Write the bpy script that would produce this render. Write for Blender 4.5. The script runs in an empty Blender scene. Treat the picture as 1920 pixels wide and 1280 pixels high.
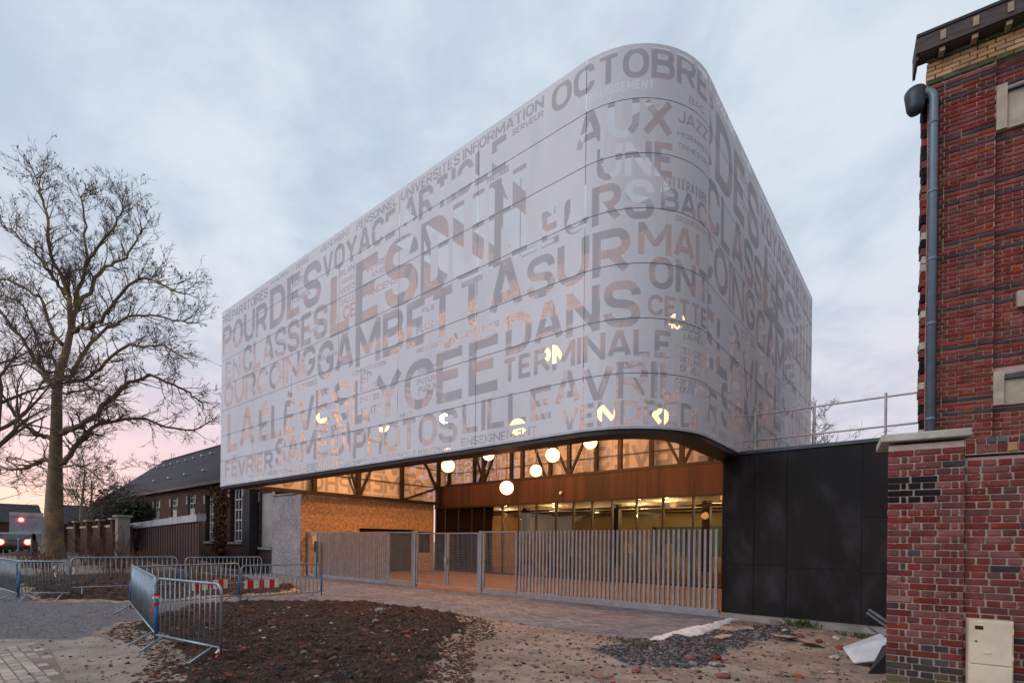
import bpy, bmesh, math, random
import numpy as np
from mathutils import Vector, Matrix, noise as mnoise
from mathutils.geometry import delaunay_2d_cdt
random.seed(7); np.random.seed(7)
S = bpy.context.scene
COL = S.collection
R_ = math.radians
# tunable light, exposure and colours
SKY_ZA = (0.44, 0.52, 0.625)
SKY_ZB = (0.61, 0.675, 0.745)
SKY_LA = (0.53, 0.50, 0.61)
SKY_LB = (0.67, 0.62, 0.68)
SKY_PK0 = (0.80, 0.50, 0.45)
SKY_PK1 = (0.71, 0.49, 0.57)
SKY_STR = 1.0
SUN_STR = 1.5
EXPO = 0.22
PANEL_COL = (0.525, 0.522, 0.552)
PANEL_OPEN = 0.0
LETTER_COL = (0.45, 0.445, 0.47)
LETTER_OPEN = 0.30
LAMP_COL = (1.0, 0.42, 0.14)
LAMP_STR = 9.0
HALL_W = 150.0
SAND_A = (0.35, 0.28, 0.225)
SAND_B = (0.225, 0.178, 0.145)
FILL_STR = 340.0  # strength of the added fill globes hidden inside the screen
# ------------------------------------------------------------------ camera
# x runs along the street front, y into the site, z up (metres)
TH = 0.68908; ROLL = 0.01151135; EYE = 1.75
fwd = Vector((-math.sin(TH), math.cos(TH), 0)); rgt = Vector((math.cos(TH), math.sin(TH), 0)); up = Vector((0, 0, 1))
cx = rgt * math.cos(ROLL) + up * math.sin(ROLL); cy = rgt * -math.sin(ROLL) + up * math.cos(ROLL)
cam = bpy.data.cameras.new('camera'); co = bpy.data.objects.new('camera', cam); COL.objects.link(co)
co.matrix_world = Matrix(((cx.x, cy.x, -fwd.x, 0), (cx.y, cy.y, -fwd.y, 0), (cx.z, cy.z, -fwd.z, EYE), (0, 0, 0, 1)))
cam.sensor_fit = 'HORIZONTAL'; cam.sensor_width = 36; cam.lens = 945.2338 / 1920 * 36
cam.shift_y = (1016.18 - 640) / 1920; cam.clip_start = 0.05; cam.clip_end = 3000
S.camera = co
# ------------------------------------------------------------------ sky, sun, exposure
SUN_EL, SUN_AZ = 7.0, 275.0
w = bpy.data.worlds.new('World'); S.world = w; w.use_nodes = True
nt = w.node_tree; N = nt.nodes; Lk = nt.links
for n in list(N): N.remove(n)
def nd(t, **k):
    n = N.new(t)
    for a, b in k.items(): setattr(n, a, b)
    return n
def mth(op, a, b=None, clamp=False):
    m = nd('ShaderNodeMath', operation=op, use_clamp=clamp)
    for i, v in enumerate((a, b)):
        if v is None: continue
        if isinstance(v, (int, float)): m.inputs[i].default_value = v
        else: Lk.new(v, m.inputs[i])
    return m.outputs[0]
def mixc(f, a, b):
    m = nd('ShaderNodeMix', data_type='RGBA')
    if isinstance(f, (int, float)): m.inputs[0].default_value = f
    else: Lk.new(f, m.inputs[0])
    for i, v in ((6, a), (7, b)):
        if isinstance(v, tuple): m.inputs[i].default_value = (*v, 1)
        else: Lk.new(v, m.inputs[i])
    return m.outputs[2]
def sst(v, a, b):
    m = nd('ShaderNodeMapRange', interpolation_type='SMOOTHSTEP'); Lk.new(v, m.inputs[0])
    m.inputs[1].default_value = a; m.inputs[2].default_value = b
    return m.outputs[0]
tc = nd('ShaderNodeTexCoord'); sp = nd('ShaderNodeSeparateXYZ'); Lk.new(tc.outputs['Generated'], sp.inputs[0])
el = sp.outputs[2]
west = mth('ADD', mth('MULTIPLY', sp.outputs[0], -0.97), mth('MULTIPLY', sp.outputs[1], 0.24))
westf = sst(west, 0.25, 1.0)
# clouds live on a flat deck: project the direction on a plane overhead
inv = mth('DIVIDE', 1.0, mth('ADD', mth('MAXIMUM', el, 0.0), 0.22))
pl = nd('ShaderNodeVectorMath', operation='SCALE'); Lk.new(tc.outputs['Generated'], pl.inputs[0]); Lk.new(inv, pl.inputs[3])
cn = nd('ShaderNodeTexNoise'); Lk.new(pl.outputs[0], cn.inputs['Vector'])
cn.inputs['Scale'].default_value = 2.1; cn.inputs['Detail'].default_value = 8; cn.inputs['Roughness'].default_value = 0.58; cn.inputs['Distortion'].default_value = 0.35
cn2 = nd('ShaderNodeTexNoise'); Lk.new(pl.outputs[0], cn2.inputs['Vector'])
cn2.inputs['Scale'].default_value = 5.0; cn2.inputs['Detail'].default_value = 8; cn2.inputs['Roughness'].default_value = 0.6
cl = sst(mth('ADD', mth('MULTIPLY', cn.outputs[0], 0.75), mth('MULTIPLY', cn2.outputs[0], 0.25)), 0.39, 0.62)
zen = mixc(cl, SKY_ZA, SKY_ZB)
low = mixc(cl, SKY_LA, SKY_LB)
base = mixc(sst(el, 0.06, 0.52), low, zen)
pink = mixc(sst(el, 0.0, 0.10), SKY_PK0, SKY_PK1)
base = mixc(mth('MULTIPLY', westf, mth('SUBTRACT', 1.0, sst(el, 0.05, 0.30))), base, pink)
sky = nd('ShaderNodeTexSky', sky_type='NISHITA', sun_disc=False, sun_elevation=R_(SUN_EL), sun_rotation=R_(SUN_AZ))
bg1 = nd('ShaderNodeBackground'); Lk.new(base, bg1.inputs[0]); bg1.inputs[1].default_value = SKY_STR
bg2 = nd('ShaderNodeBackground'); Lk.new(sky.outputs[0], bg2.inputs[0]); bg2.inputs[1].default_value = 0.006
ad = nd('ShaderNodeAddShader'); Lk.new(bg1.outputs[0], ad.inputs[0]); Lk.new(bg2.outputs[0], ad.inputs[1])
wo = nd('ShaderNodeOutputWorld'); Lk.new(ad.outputs[0], wo.inputs[0])
sl = bpy.data.lights.new('sun', 'SUN'); sl.energy = SUN_STR; sl.angle = R_(50); sl.color = (0.95, 0.93, 1.0)
so = bpy.data.objects.new('sun', sl); COL.objects.link(so)
so.rotation_euler = Vector((0.42, 0.78, -0.48)).to_track_quat('-Z', 'Y').to_euler()
S.view_settings.view_transform = 'Standard'; S.view_settings.look = 'None'
S.view_settings.exposure = EXPO; S.view_settings.gamma = 1.0; S.view_settings.use_curve_mapping = False
S.render.engine = 'CYCLES'
S.cycles.transparent_max_bounces = 24; S.cycles.max_bounces = 6; S.cycles.sample_clamp_indirect = 4.0
# ------------------------------------------------------------------ materials
def M(name, col, rough=0.8, metal=0.0, col2=None, vs=2.0, vdet=5, lo=0.35, hi=0.65, rnd=0.0, bump=0.0, bs=30.0, stretch=(1, 1, 1), col3=None, vs3=9.0, lo3=0.5, hi3=0.62, spec=0.35):
    m = bpy.data.materials.new(name); m.use_nodes = True
    t = m.node_tree; n = t.nodes; l = t.links; b = n['Principled BSDF']
    b.inputs['Roughness'].default_value = rough; b.inputs['Metallic'].default_value = metal
    b.inputs['Specular IOR Level'].default_value = spec
    geo = n.new('ShaderNodeNewGeometry'); mp = n.new('ShaderNodeMapping'); l.new(geo.outputs['Position'], mp.inputs[0]); mp.inputs['Scale'].default_value = stretch
    def nz(sc, det=5, r=0.6):
        x = n.new('ShaderNodeTexNoise'); l.new(mp.outputs[0], x.inputs['Vector']); x.inputs['Scale'].default_value = sc; x.inputs['Detail'].default_value = det; x.inputs['Roughness'].default_value = r
        return x.outputs[0]
    def rng(v, a, c):
        x = n.new('ShaderNodeMapRange'); x.interpolation_type = 'SMOOTHSTEP'; l.new(v, x.inputs[0]); x.inputs[1].default_value = a; x.inputs[2].default_value = c
        return x.outputs[0]
    def mx(f, a, c):
        x = n.new('ShaderNodeMix'); x.data_type = 'RGBA'; l.new(f, x.inputs[0])
        for i, v in ((6, a), (7, c)):
            if isinstance(v, tuple): x.inputs[i].default_value = (*v, 1)
            else: l.new(v, x.inputs[i])
        return x.outputs[2]
    c2 = col2 or tuple(v * 0.72 for v in col)
    out = mx(rng(nz(vs, vdet), lo, hi), col, c2)
    if col3: out = mx(rng(nz(vs3, 6), lo3, hi3), out, col3)
    if rnd:
        oi = n.new('ShaderNodeObjectInfo'); a = n.new('ShaderNodeMath'); a.operation = 'ADD'; l.new(oi.outputs['Random'], a.inputs[0]); l.new(geo.outputs['Random Per Island'], a.inputs[1])
        fr = n.new('ShaderNodeMath'); fr.operation = 'FRACT'; l.new(a.outputs[0], fr.inputs[0])
        h = n.new('ShaderNodeHueSaturation'); l.new(out, h.inputs['Color'])
        v = n.new('ShaderNodeMapRange'); l.new(fr.outputs[0], v.inputs[0]); v.inputs[3].default_value = 1 - rnd; v.inputs[4].default_value = 1 + rnd; l.new(v.outputs[0], h.inputs['Value'])
        f2 = n.new('ShaderNodeMath'); f2.operation = 'MULTIPLY'; l.new(fr.outputs[0], f2.inputs[0]); f2.inputs[1].default_value = 7.31
        f3 = n.new('ShaderNodeMath'); f3.operation = 'FRACT'; l.new(f2.outputs[0], f3.inputs[0])
        v2 = n.new('ShaderNodeMapRange'); l.new(f3.outputs[0], v2.inputs[0]); v2.inputs[3].default_value = 1 - rnd * .7; v2.inputs[4].default_value = 1 + rnd * .5; l.new(v2.outputs[0], h.inputs['Saturation'])
        out = h.outputs[0]
    l.new(out, b.inputs['Base Color'])
    if bump:
        bp = n.new('ShaderNodeBump'); bp.inputs['Strength'].default_value = bump; bp.inputs['Distance'].default_value = 0.02
        l.new(nz(bs, 8, 0.7), bp.inputs['Height']); l.new(bp.outputs[0], b.inputs['Normal'])
    return m
def perforated(name, col, open_, rough=0.6, metal=0.0):
    m = M(name, col, rough, metal, col2=tuple(v * 0.93 for v in col), vs=0.6, spec=0.5, rnd=.02, col3=tuple(v * 0.86 for v in col), vs3=1.6, lo3=.5, hi3=.8, stretch=(1, 1, .35))
    if not open_: return m
    t = m.node_tree; n = t.nodes; l = t.links
    tr = n.new('ShaderNodeBsdfTransparent'); mx = n.new('ShaderNodeMixShader'); mx.inputs[0].default_value = open_
    l.new(n['Principled BSDF'].outputs[0], mx.inputs[1]); l.new(tr.outputs[0], mx.inputs[2]); l.new(mx.outputs[0], n['Material Output'].inputs[0])
    return m
def glass(name, tint, ior=1.5, rough=0.0):
    m = bpy.data.materials.new(name); m.use_nodes = True; n = m.node_tree.nodes; l = m.node_tree.links
    n.remove(n['Principled BSDF'])
    tr = n.new('ShaderNodeBsdfTransparent'); tr.inputs[0].default_value = (*tint, 1)
    gl = n.new('ShaderNodeBsdfGlossy'); gl.inputs['Roughness'].default_value = rough
    fr = n.new('ShaderNodeFresnel'); fr.inputs[0].default_value = ior
    mx = n.new('ShaderNodeMixShader'); l.new(fr.outputs[0], mx.inputs[0]); l.new(tr.outputs[0], mx.inputs[1]); l.new(gl.outputs[0], mx.inputs[2]); l.new(mx.outputs[0], n['Material Output'].inputs[0])
    return m
def emis(name, col, st):
    m = bpy.data.materials.new(name); m.use_nodes = True; b = m.node_tree.nodes['Principled BSDF']
    b.inputs['Base Color'].default_value = (0.8, 0.8, 0.8, 1); b.inputs['Emission Color'].default_value = (*col, 1); b.inputs['Emission Strength'].default_value = st
    return m
# ------------------------------------------------------------------ mesh helpers
class MB:
    def __init__(s): s.v = []; s.f = []
    def add(s, v, f):
        o = len(s.v); s.v.extend(v); s.f.extend([tuple(i + o for i in q) for q in f]); return s
    def box(s, x0, x1, y0, y1, z0, z1):
        return s.add([(x, y, z) for x in (x0, x1) for y in (y0, y1) for z in (z0, z1)], [(0, 1, 3, 2), (4, 6, 7, 5), (0, 4, 5, 1), (2, 3, 7, 6), (0, 2, 6, 4), (1, 5, 7, 3)])
    def bar(s, a, b, w, h, upv=(0, 0, 1)):
        a = Vector(a); b = Vector(b); d = (b - a).normalized(); u = Vector(upv)
        if abs(d.dot(u)) > 0.95: u = Vector((1, 0, 0))
        r = d.cross(u).normalized(); u = r.cross(d)
        v = [p + r * (i * w / 2) + u * (j * h / 2) for p in (a, b) for i, j in ((-1, -1), (1, -1), (1, 1), (-1, 1))]
        return s.add(v, [(0, 1, 2, 3), (7, 6, 5, 4), (0, 4, 5, 1), (1, 5, 6, 2), (2, 6, 7, 3), (3, 7, 4, 0)])
    def tube(s, pts, rad, k=8, cap=True):
        pts = [Vector(p) for p in pts]; n = len(pts)
        if not isinstance(rad, (list, tuple)): rad = [rad] * n
        o = len(s.v); prev = None
        for i, p in enumerate(pts):
            d = (pts[min(i + 1, n - 1)] - pts[max(i - 1, 0)]).normalized()
            if prev is None:
                prev = d.orthogonal().normalized()
            u = (prev - d * prev.dot(d)).normalized(); prev = u; v = d.cross(u)
            for j in range(k):
                a = 2 * math.pi * j / k
                s.v.append(p + (u * math.cos(a) + v * math.sin(a)) * rad[i])
        for i in range(n - 1):
            for j in range(k):
                s.f.append((o + i * k + j, o + i * k + (j + 1) % k, o + (i + 1) * k + (j + 1) % k, o + (i + 1) * k + j))
        if cap and k > 2:
            s.f.append(tuple(o + j for j in range(k))[::-1]); s.f.append(tuple(o + (n - 1) * k + j for j in range(k)))
        return s
    def prism(s, poly, axis, a0, a1):
        # poly: 2-D outline; axis 'x','y','z' is the extrusion axis
        n = len(poly)
        def P(p, t): return {'x': (t, p[0], p[1]), 'y': (p[0], t, p[1]), 'z': (p[0], p[1], t)}[axis]
        v = [P(p, a0) for p in poly] + [P(p, a1) for p in poly]
        f = [tuple(range(n))[::-1], tuple(range(n, 2 * n))] + [(i, (i + 1) % n, n + (i + 1) % n, n + i) for i in range(n)]
        return s.add(v, f)
    def ball(s, c, r, seg=16, rings=8, sq=(1, 1, 1)):
        o = len(s.v); c = Vector(c)
        for i in range(rings + 1):
            t = math.pi * i / rings
            for j in range(seg):
                a = 2 * math.pi * j / seg
                s.v.append(c + Vector((math.sin(t) * math.cos(a) * sq[0], math.sin(t) * math.sin(a) * sq[1], math.cos(t) * sq[2])) * r)
        for i in range(rings):
            for j in range(seg): s.f.append((o + i * seg + j, o + (i + 1) * seg + j, o + (i + 1) * seg + (j + 1) % seg, o + i * seg + (j + 1) % seg))
        return s
    def mesh(s, name, mats, smooth=False):
        me = bpy.data.meshes.new(name); me.from_pydata([tuple(v) for v in s.v], [], s.f)
        for m in (mats if isinstance(mats, (list, tuple)) else [mats]): me.materials.append(m)
        if smooth: me.polygons.foreach_set('use_smooth', [True] * len(me.polygons))
        me.update(); return me
    def build(s, name, mats, parent=None, smooth=False):
        return link(name, s.mesh(name, mats, smooth), parent)
def link(name, me, parent=None):
    o = bpy.data.objects.new(name, me); COL.objects.link(o)
    if parent: o.parent = parent; o.matrix_parent_inverse = Matrix.Translation(parent.location).inverted() if parent.location.length else Matrix()
    return o
def tag(o, label=None, cat=None, group=None, kind=None):
    if label: o['label'] = label
    if cat: o['category'] = cat
    if group: o['group'] = group
    if kind: o['kind'] = kind
    return o
def thing(name, label, cat, loc=(0, 0, 0), group=None, rz=0.0):
    o = bpy.data.objects.new(name, None); COL.objects.link(o); o.location = loc; o.rotation_euler = (0, 0, rz); o.empty_display_size = 0.2
    return tag(o, label, cat, group)
def lpart(name, me, parent, loc=(0, 0, 0), rot=(0, 0, 0), scale=(1, 1, 1)):
    """a part given in its thing's own coordinates"""
    o = bpy.data.objects.new(name, me); COL.objects.link(o); o.parent = parent; o.location = loc; o.rotation_euler = rot; o.scale = scale
    return o
def struct(o): o['kind'] = 'structure'; return o
def stuff(o): o['kind'] = 'stuff'; return o
def sm(x, a, b):
    t = min(1, max(0, (x - a) / (b - a))); return t * t * (3 - 2 * t)
def rise(x): return 0.5 * sm(-x, 26, 42)
def inpoly(P, X, Y):
    r = np.zeros(X.shape, bool); n = len(P)
    for i in range(n):
        x0, y0 = P[i]; x1, y1 = P[(i + 1) % n]
        if y0 == y1: continue
        c = ((y0 > Y) != (y1 > Y)) & (X < (x1 - x0) * (Y - y0) / (y1 - y0) + x0); r ^= c
    return r
def vnoise(X, Y, sc, seed=0, octv=4):
    out = np.zeros(X.shape); amp = 1.0; tot = 0
    rs = np.random.RandomState(seed)
    for o in range(octv):
        T = rs.rand(256, 256); x = X * sc; y = Y * sc
        xi = np.floor(x).astype(int); yi = np.floor(y).astype(int); fx = x - xi; fy = y - yi
        fx = fx * fx * (3 - 2 * fx); fy = fy * fy * (3 - 2 * fy)
        g = lambda a, b: T[a % 256, b % 256]
        out += amp * ((g(xi, yi) * (1 - fx) + g(xi + 1, yi) * fx) * (1 - fy) + (g(xi, yi + 1) * (1 - fx) + g(xi + 1, yi + 1) * fx) * fy)
        tot += amp; amp *= 0.5; sc *= 2.03
    return out / tot
# ------------------------------------------------------------------ lettered screen
ZB, ROW, NR = 3.9624, 1.0523, 7
SX0, SX1, SY0, SY1, RAD = -23.1, -3.519, 8.594, 22.4, 1.9
SA = SX1 - RAD; NA = SY0 + RAD; ARC = RAD * math.pi / 2
m_panel = perforated('perforated_aluminium', PANEL_COL, PANEL_OPEN)
m_letter = perforated('open_perforation', LETTER_COL, LETTER_OPEN)
m_rail = M('screen_rail_grey', (0.11, 0.11, 0.125), 0.7, 0.0)
def fpath(u):
    """street face: distance along the sheet -> point and outward normal"""
    if u <= SA: return (u, SY0), (0, -1)
    if u <= SA + ARC:
        a = (u - SA) / RAD; return (SA + RAD * math.sin(a), NA - RAD * math.cos(a)), (math.sin(a), -math.cos(a))
    return (SX1, NA + u - SA - ARC), (1, 0)
WORDS = [
('PRÉPARATOIRES',-23.13,-18.93,10.74,11.11),('POUR',-23.03,-18.95,9.45,10.62),('DES',-18.76,-15.19,9.45,10.92),('VOYAGE',-15.10,-11.30,10.15,10.93),
('ARTICLE',-11.02,-7.31,10.15,10.93),('VIENDRONT',-15.29,-13.55,11.03,11.24),('PERSONNEL',-13.24,-11.31,10.97,11.23),('UNIVERSITÉS',-11.12,-8.86,10.95,11.23),
('INFORMATION',-8.76,-6.34,10.96,11.23),('SERVEUR',-7.21,-6.35,10.77,10.91),('OCTOBRE',-6.14,-2.55,10.66,11.25),('ÉTABLISSEMENT',-5.51,-3.98,10.45,10.63),
('AUX',-5.53,-3.58,9.55,10.28),('UNE',-5.06,-3.53,8.79,9.45),('LEURS',-6.90,-3.95,7.96,8.72),('DUN',-10.27,-6.80,8.02,10.00),
('EN',-22.67,-21.22,8.22,9.12),('CLASSES',-21.02,-14.78,8.25,9.34),('OURCOING',-22.81,-15.50,7.20,8.17),('GAMBETTA',-15.36,-6.85,6.88,8.10),
('SUR',-6.74,-4.39,6.94,7.83),('MAI',-4.25,-2.84,7.29,7.90),('ONT',-4.04,-2.43,6.63,7.26),('DANS',-7.33,-4.19,5.91,6.80),
('CETTE',-4.05,-2.48,6.12,6.52),('MUSIQUE',-3.72,-2.70,5.91,6.08),('LAURÉATS',-3.27,-2.43,5.75,5.87),('ÉTUDES',-3.47,-2.51,5.45,5.59),
('PREMIER',-3.40,-2.48,5.27,5.40),('NOUVEAUX',-3.49,-2.50,5.10,5.24),('CONSULTER',-3.48,-2.52,4.85,4.98),('CONFÉRENCE',-3.46,-2.43,4.70,4.83),
('TERMINALE',-7.41,-3.53,5.32,5.85),('AVRIL',-5.98,-3.29,4.54,5.24),('VENDREDI',-5.80,-2.81,4.03,4.50),('LILLE',-8.68,-6.01,4.34,5.05),
('ENSEIGNEMENT',-8.71,-6.42,4.04,4.24),('LYCÉE',-13.32,-7.44,5.20,6.50),('TOUTES',-10.36,-9.53,6.11,6.25),('FUTURS',-10.35,-9.52,5.83,5.98),
('FORUM',-10.30,-9.54,5.61,5.77),('DIVERSES',-12.93,-12.01,5.78,5.95),('SUITE',-12.89,-11.89,5.40,5.63),('IEP',-12.93,-12.39,6.32,6.65),
('ÉCOLES',-12.95,-12.09,6.12,6.27),('ADMINISTRATION',-13.38,-11.73,6.67,6.82),('PARTENARIAT',-10.40,-9.42,6.66,6.79),('PLUS',-10.41,-9.73,7.18,7.38),
('FILE',-10.21,-9.69,7.66,7.79),('DESCRIPTIFS',-8.72,-7.53,6.66,6.79),('INFOS',-11.09,-10.53,5.08,5.19),('CORRESPONDANTS',-13.76,-11.79,4.02,4.13),
('INFORMATIQUE',-11.73,-10.38,4.02,4.14),('MAINTENANT',-10.29,-9.05,4.01,4.14),('PRÉSENTATION',-16.47,-13.84,4.02,4.26),('RENTRÉE',-18.33,-16.58,4.06,4.24),
('EXAMENS',-20.34,-18.44,4.12,4.25),('FÉVRIER',-22.61,-18.40,4.28,4.99),('SAMEDI',-18.20,-13.42,4.37,5.36),('PHOTOS',-13.29,-8.83,4.19,5.03),
('LA',-22.43,-19.90,5.32,6.90),('ÉLÈVES',-19.55,-13.41,5.42,6.62),('PLAN',-14.08,-13.30,9.86,10.06),('MANU',-14.02,-13.35,9.60,9.76),
('VIDÉO',-14.07,-13.29,9.32,9.49),('SALLE',-14.06,-13.26,8.96,9.14),('CE',-13.90,-13.22,8.47,8.90),('LES',-14.62,-10.38,8.12,10.00),
('BAC',-3.20,-2.72,10.37,10.52),('JAZZ',-3.48,-2.54,9.91,10.16),('HORAIRES',-3.48,-2.53,9.64,9.75),('TRIMESTRE',-3.48,-2.52,9.41,9.52),
('LITTÉRATURE',-3.76,-2.55,8.63,8.83),('BAC',-3.82,-2.54,8.15,8.61),('ORGANISERONT',-3.51,-2.48,7.99,8.11),('SCOLAIRE',-18.74,-17.37,11.09,11.34),
('ENTRÉE',-16.85,-15.99,11.03,11.23),('SEPT',-17.06,-16.33,10.48,10.68),('CONSEIL',-16.97,-15.83,9.91,10.10),('TEXTES',-16.01,-15.33,8.58,8.71),
('ÉLÈVES',-15.05,-14.21,7.52,7.64),('VOTRE',-12.73,-11.76,9.54,9.74),('AMIS',-12.46,-11.76,9.30,9.47),('ANCIENS',-12.61,-11.27,8.82,9.02),
('ACCESSIBLE',-16.75,-15.36,6.83,7.01),('ACCUEIL',-14.95,-13.97,5.89,6.02),('VOIX',-16.99,-16.37,5.83,5.96),('POLITIQUE',-7.95,-7.28,10.04,10.19),
('DOCUMENT',-9.30,-8.56,10.13,10.28)
]
G = {
'A': (1.0, [[(0, 0), (.43, 1), (.57, 1), (1, 0)], [(.17, .27), (.83, .27)]]),
'B': (.95, [[(0, 0), (0, 1), (.93, 1, .42), (.93, .53, .42), (0, .53)], [(0, .53), (1, .53, .45), (1, 0, .45), (0, 0)]]),
'C': (.92, [[(1, .7), (1, 1, .5), (0, 1, .5), (0, 0, .5), (1, 0, .5), (1, .3)]]),
'D': (.97, [[(0, 0), (0, 1), (1, 1, .5), (1, 0, .5), (0, 0)]]),
'E': (.8, [[(1, 1), (0, 1), (0, 0), (1, 0)], [(0, .51), (.84, .51)]]),
'F': (.78, [[(1, 1), (0, 1), (0, 0)], [(0, .5), (.84, .5)]]),
'G': (.95, [[(1, .72), (1, 1, .5), (0, 1, .5), (0, 0, .5), (1, 0, .5), (1, .46), (.55, .46)]]),
'H': (.98, [[(0, 0), (0, 1)], [(1, 0), (1, 1)], [(0, .51), (1, .51)]]),
'I': (.0, [[(.5, 0), (.5, 1)]]),
'J': (.75, [[(1, 1), (1, 0, .5), (0, 0, .5), (0, .28)]]),
'L': (.75, [[(0, 1), (0, 0), (1, 0)]]),
'M': (1.3, [[(0, 0), (0, 1)], [(1, 0), (1, 1)], [(.04, 1), (.46, .3), (.54, .3), (.96, 1)]]),
'N': (1.02, [[(0, 0), (0, 1)], [(1, 0), (1, 1)], [(.03, .98), (.97, .02)]]),
'O': (.98, [[(0, .5), (0, 1, .5), (1, 1, .5), (1, 0, .5), (0, 0, .5), (0, .5)]]),
'P': (.93, [[(0, 0), (0, 1), (1, 1, .45), (1, .44, .45), (0, .44)]]),
'Q': (.98, [[(0, .5), (0, 1, .5), (1, 1, .5), (1, 0, .5), (0, 0, .5), (0, .5)], [(.6, .22), (1.02, -.06)]]),
'R': (.96, [[(0, 0), (0, 1), (1, 1, .45), (1, .46, .45), (0, .46)], [(.5, .46), (1, 0)]]),
'S': (.93, [[(1, .72), (1, 1, .5), (0, 1, .5), (0, .57, .42), (1, .43, .42), (1, 0, .5), (0, 0, .5), (0, .28)]]),
'T': (.9, [[(0, 1), (1, 1)], [(.5, 0), (.5, 1)]]),
'U': (.97, [[(0, 1), (0, 0, .5), (1, 0, .5), (1, 1)]]),
'V': (1.0, [[(0, 1), (.43, 0), (.57, 0), (1, 1)]]),
'X': (1.0, [[(0, 0), (1, 1)], [(0, 1), (1, 0)]]),
'Y': (1.0, [[(0, 1), (.5, .42), (1, 1)], [(.5, .45), (.5, 0)]]),
'Z': (.9, [[(0, 1), (1, 1), (0, 0), (1, 0)]]),
}
def fillet(pl, W, H, seg):
    pts = [(p[0] * W, p[1] * H, (p[2] if len(p) > 2 else 0)) for p in pl]; out = []
    for i, p in enumerate(pts):
        if not p[2] or i in (0, len(pts) - 1): out.append((p[0], p[1])); continue
        a = pts[i - 1]; b = pts[i + 1]
        da = (a[0] - p[0], a[1] - p[1]); db = (b[0] - p[0], b[1] - p[1])
        la = math.hypot(*da); lb = math.hypot(*db); r = min(p[2] * W, la * .5 if len(a) > 2 and a[2] else la * .98, lb * .5 if b[2] else lb * .98)
        A = (p[0] + da[0] / la * r, p[1] + da[1] / la * r); B = (p[0] + db[0] / lb * r, p[1] + db[1] / lb * r)
        for k in range(seg + 1):
            t = k / seg
            # circular-looking blend (rational quadratic with weight .707)
            w0 = (1 - t) ** 2; w1 = 2 * t * (1 - t) * .7071; w2 = t * t; s_ = w0 + w1 + w2
            out.append(((A[0] * w0 + p[0] * w1 + B[0] * w2) / s_, (A[1] * w0 + p[1] * w1 + B[1] * w2) / s_))
    return out
def stroke(pts, t):
    """offset a centre line by half its weight, returns quads"""
    P = [pts[0]]
    for p in pts[1:]:
        if math.hypot(p[0] - P[-1][0], p[1] - P[-1][1]) > 1e-4: P.append(p)
    n = len(P); closed = math.hypot(P[0][0] - P[-1][0], P[0][1] - P[-1][1]) < 1e-4
    D = []
    for i in range(n - 1):
        dx, dy = P[i + 1][0] - P[i][0], P[i + 1][1] - P[i][1]; l = math.hypot(dx, dy); D.append((dx / l, dy / l))
    Lft, Rgt = [], []
    for i in range(n):
        if i == 0: d0, d1 = (D[-1], D[0]) if closed else (D[0], D[0])
        elif i == n - 1: d0, d1 = (D[-1], D[0]) if closed else (D[-1], D[-1])
        else: d0, d1 = D[i - 1], D[i]
        nx, ny = -(d0[1] + d1[1]), d0[0] + d1[0]; l = math.hypot(nx, ny)
        if l < 1e-6: nx, ny, l = -d0[1], d0[0], 1
        nx /= l; ny /= l; c = max(0.45, -d0[1] * nx + d0[0] * ny); k = t / 2 / c
        Lft.append((P[i][0] + nx * k, P[i][1] + ny * k)); Rgt.append((P[i][0] - nx * k, P[i][1] - ny * k))
    return [[Lft[i], Rgt[i], Rgt[i + 1], Lft[i + 1]] for i in range(n - 1)]
def word_quads(word, u0, u1, z0, z1):
    H = z1 - z0; base = []; acc = {'É': ('E', 1), 'È': ('E', -1)}
    adv = sum((G[acc.get(c, (c, 0))[0]][0]) for c in word); nI = len(word)
    t = 0.19 * H; gap = 0.32
    # widths: each letter = stroke weight + k * its factor ; k solved so that the word fills u0..u1
    L = u1 - u0
    for _ in range(8):
        k = (L - nI * t - (nI - 1) * gap * t * 1.25) / max(adv, .2)
        if k < 1.5 * t: t *= 0.88
        else: break
    out = []; x = u0; seg = 5 if H > .5 else (3 if H > .24 else 2)
    for c in word:
        g, ac = acc.get(c, (c, 0)); wf, strokes = G[g]; W = wf * k
        for s_ in strokes:
            pts = fillet(s_, W, H - t, seg)
            for q in stroke(pts, t): out.append([(x + t / 2 + a, z0 + t / 2 + b) for a, b in q])
            # square the ends that stand on the base or reach the cap line
            for e, o in ((pts[0], pts[1]), (pts[-1], pts[-2])):
                if abs(e[0] - o[0]) < 1e-5 and (e[1] < 1e-5 or e[1] > H - t - 1e-5):
                    sy = -1 if e[1] < 1e-5 else 1; X = x + t / 2 + e[0]; Y = z0 + t / 2 + e[1]
                    out.append([(X - t / 2, Y), (X + t / 2, Y), (X + t / 2, Y + sy * t / 2), (X - t / 2, Y + sy * t / 2)])
        if ac:
            mx_ = x + t / 2 + W * .5; dx = .16 * k * ac + .05 * k * ac
            a, b = (mx_ - dx, z1 + .06 * H), (mx_ + dx, z1 + .21 * H)
            if ac < 0: a, b = (mx_ + dx, z1 + .06 * H), (mx_ - dx * -1 * -1, z1 + .21 * H)
            if ac < 0: a, b = (mx_ - dx, z1 + .06 * H), (mx_ + dx, z1 + .21 * H)
            for q in stroke([a, b], t * .8): out.append(q)
        x += W + t + gap * t * 1.25
    return out
WQ = [(min(p[0] for q in qs for p in q), max(p[0] for q in qs for p in q), min(p[1] for q in qs for p in q), max(p[1] for q in qs for p in q), qs)
      for qs in (word_quads(*wd) for wd in WORDS)]
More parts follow.
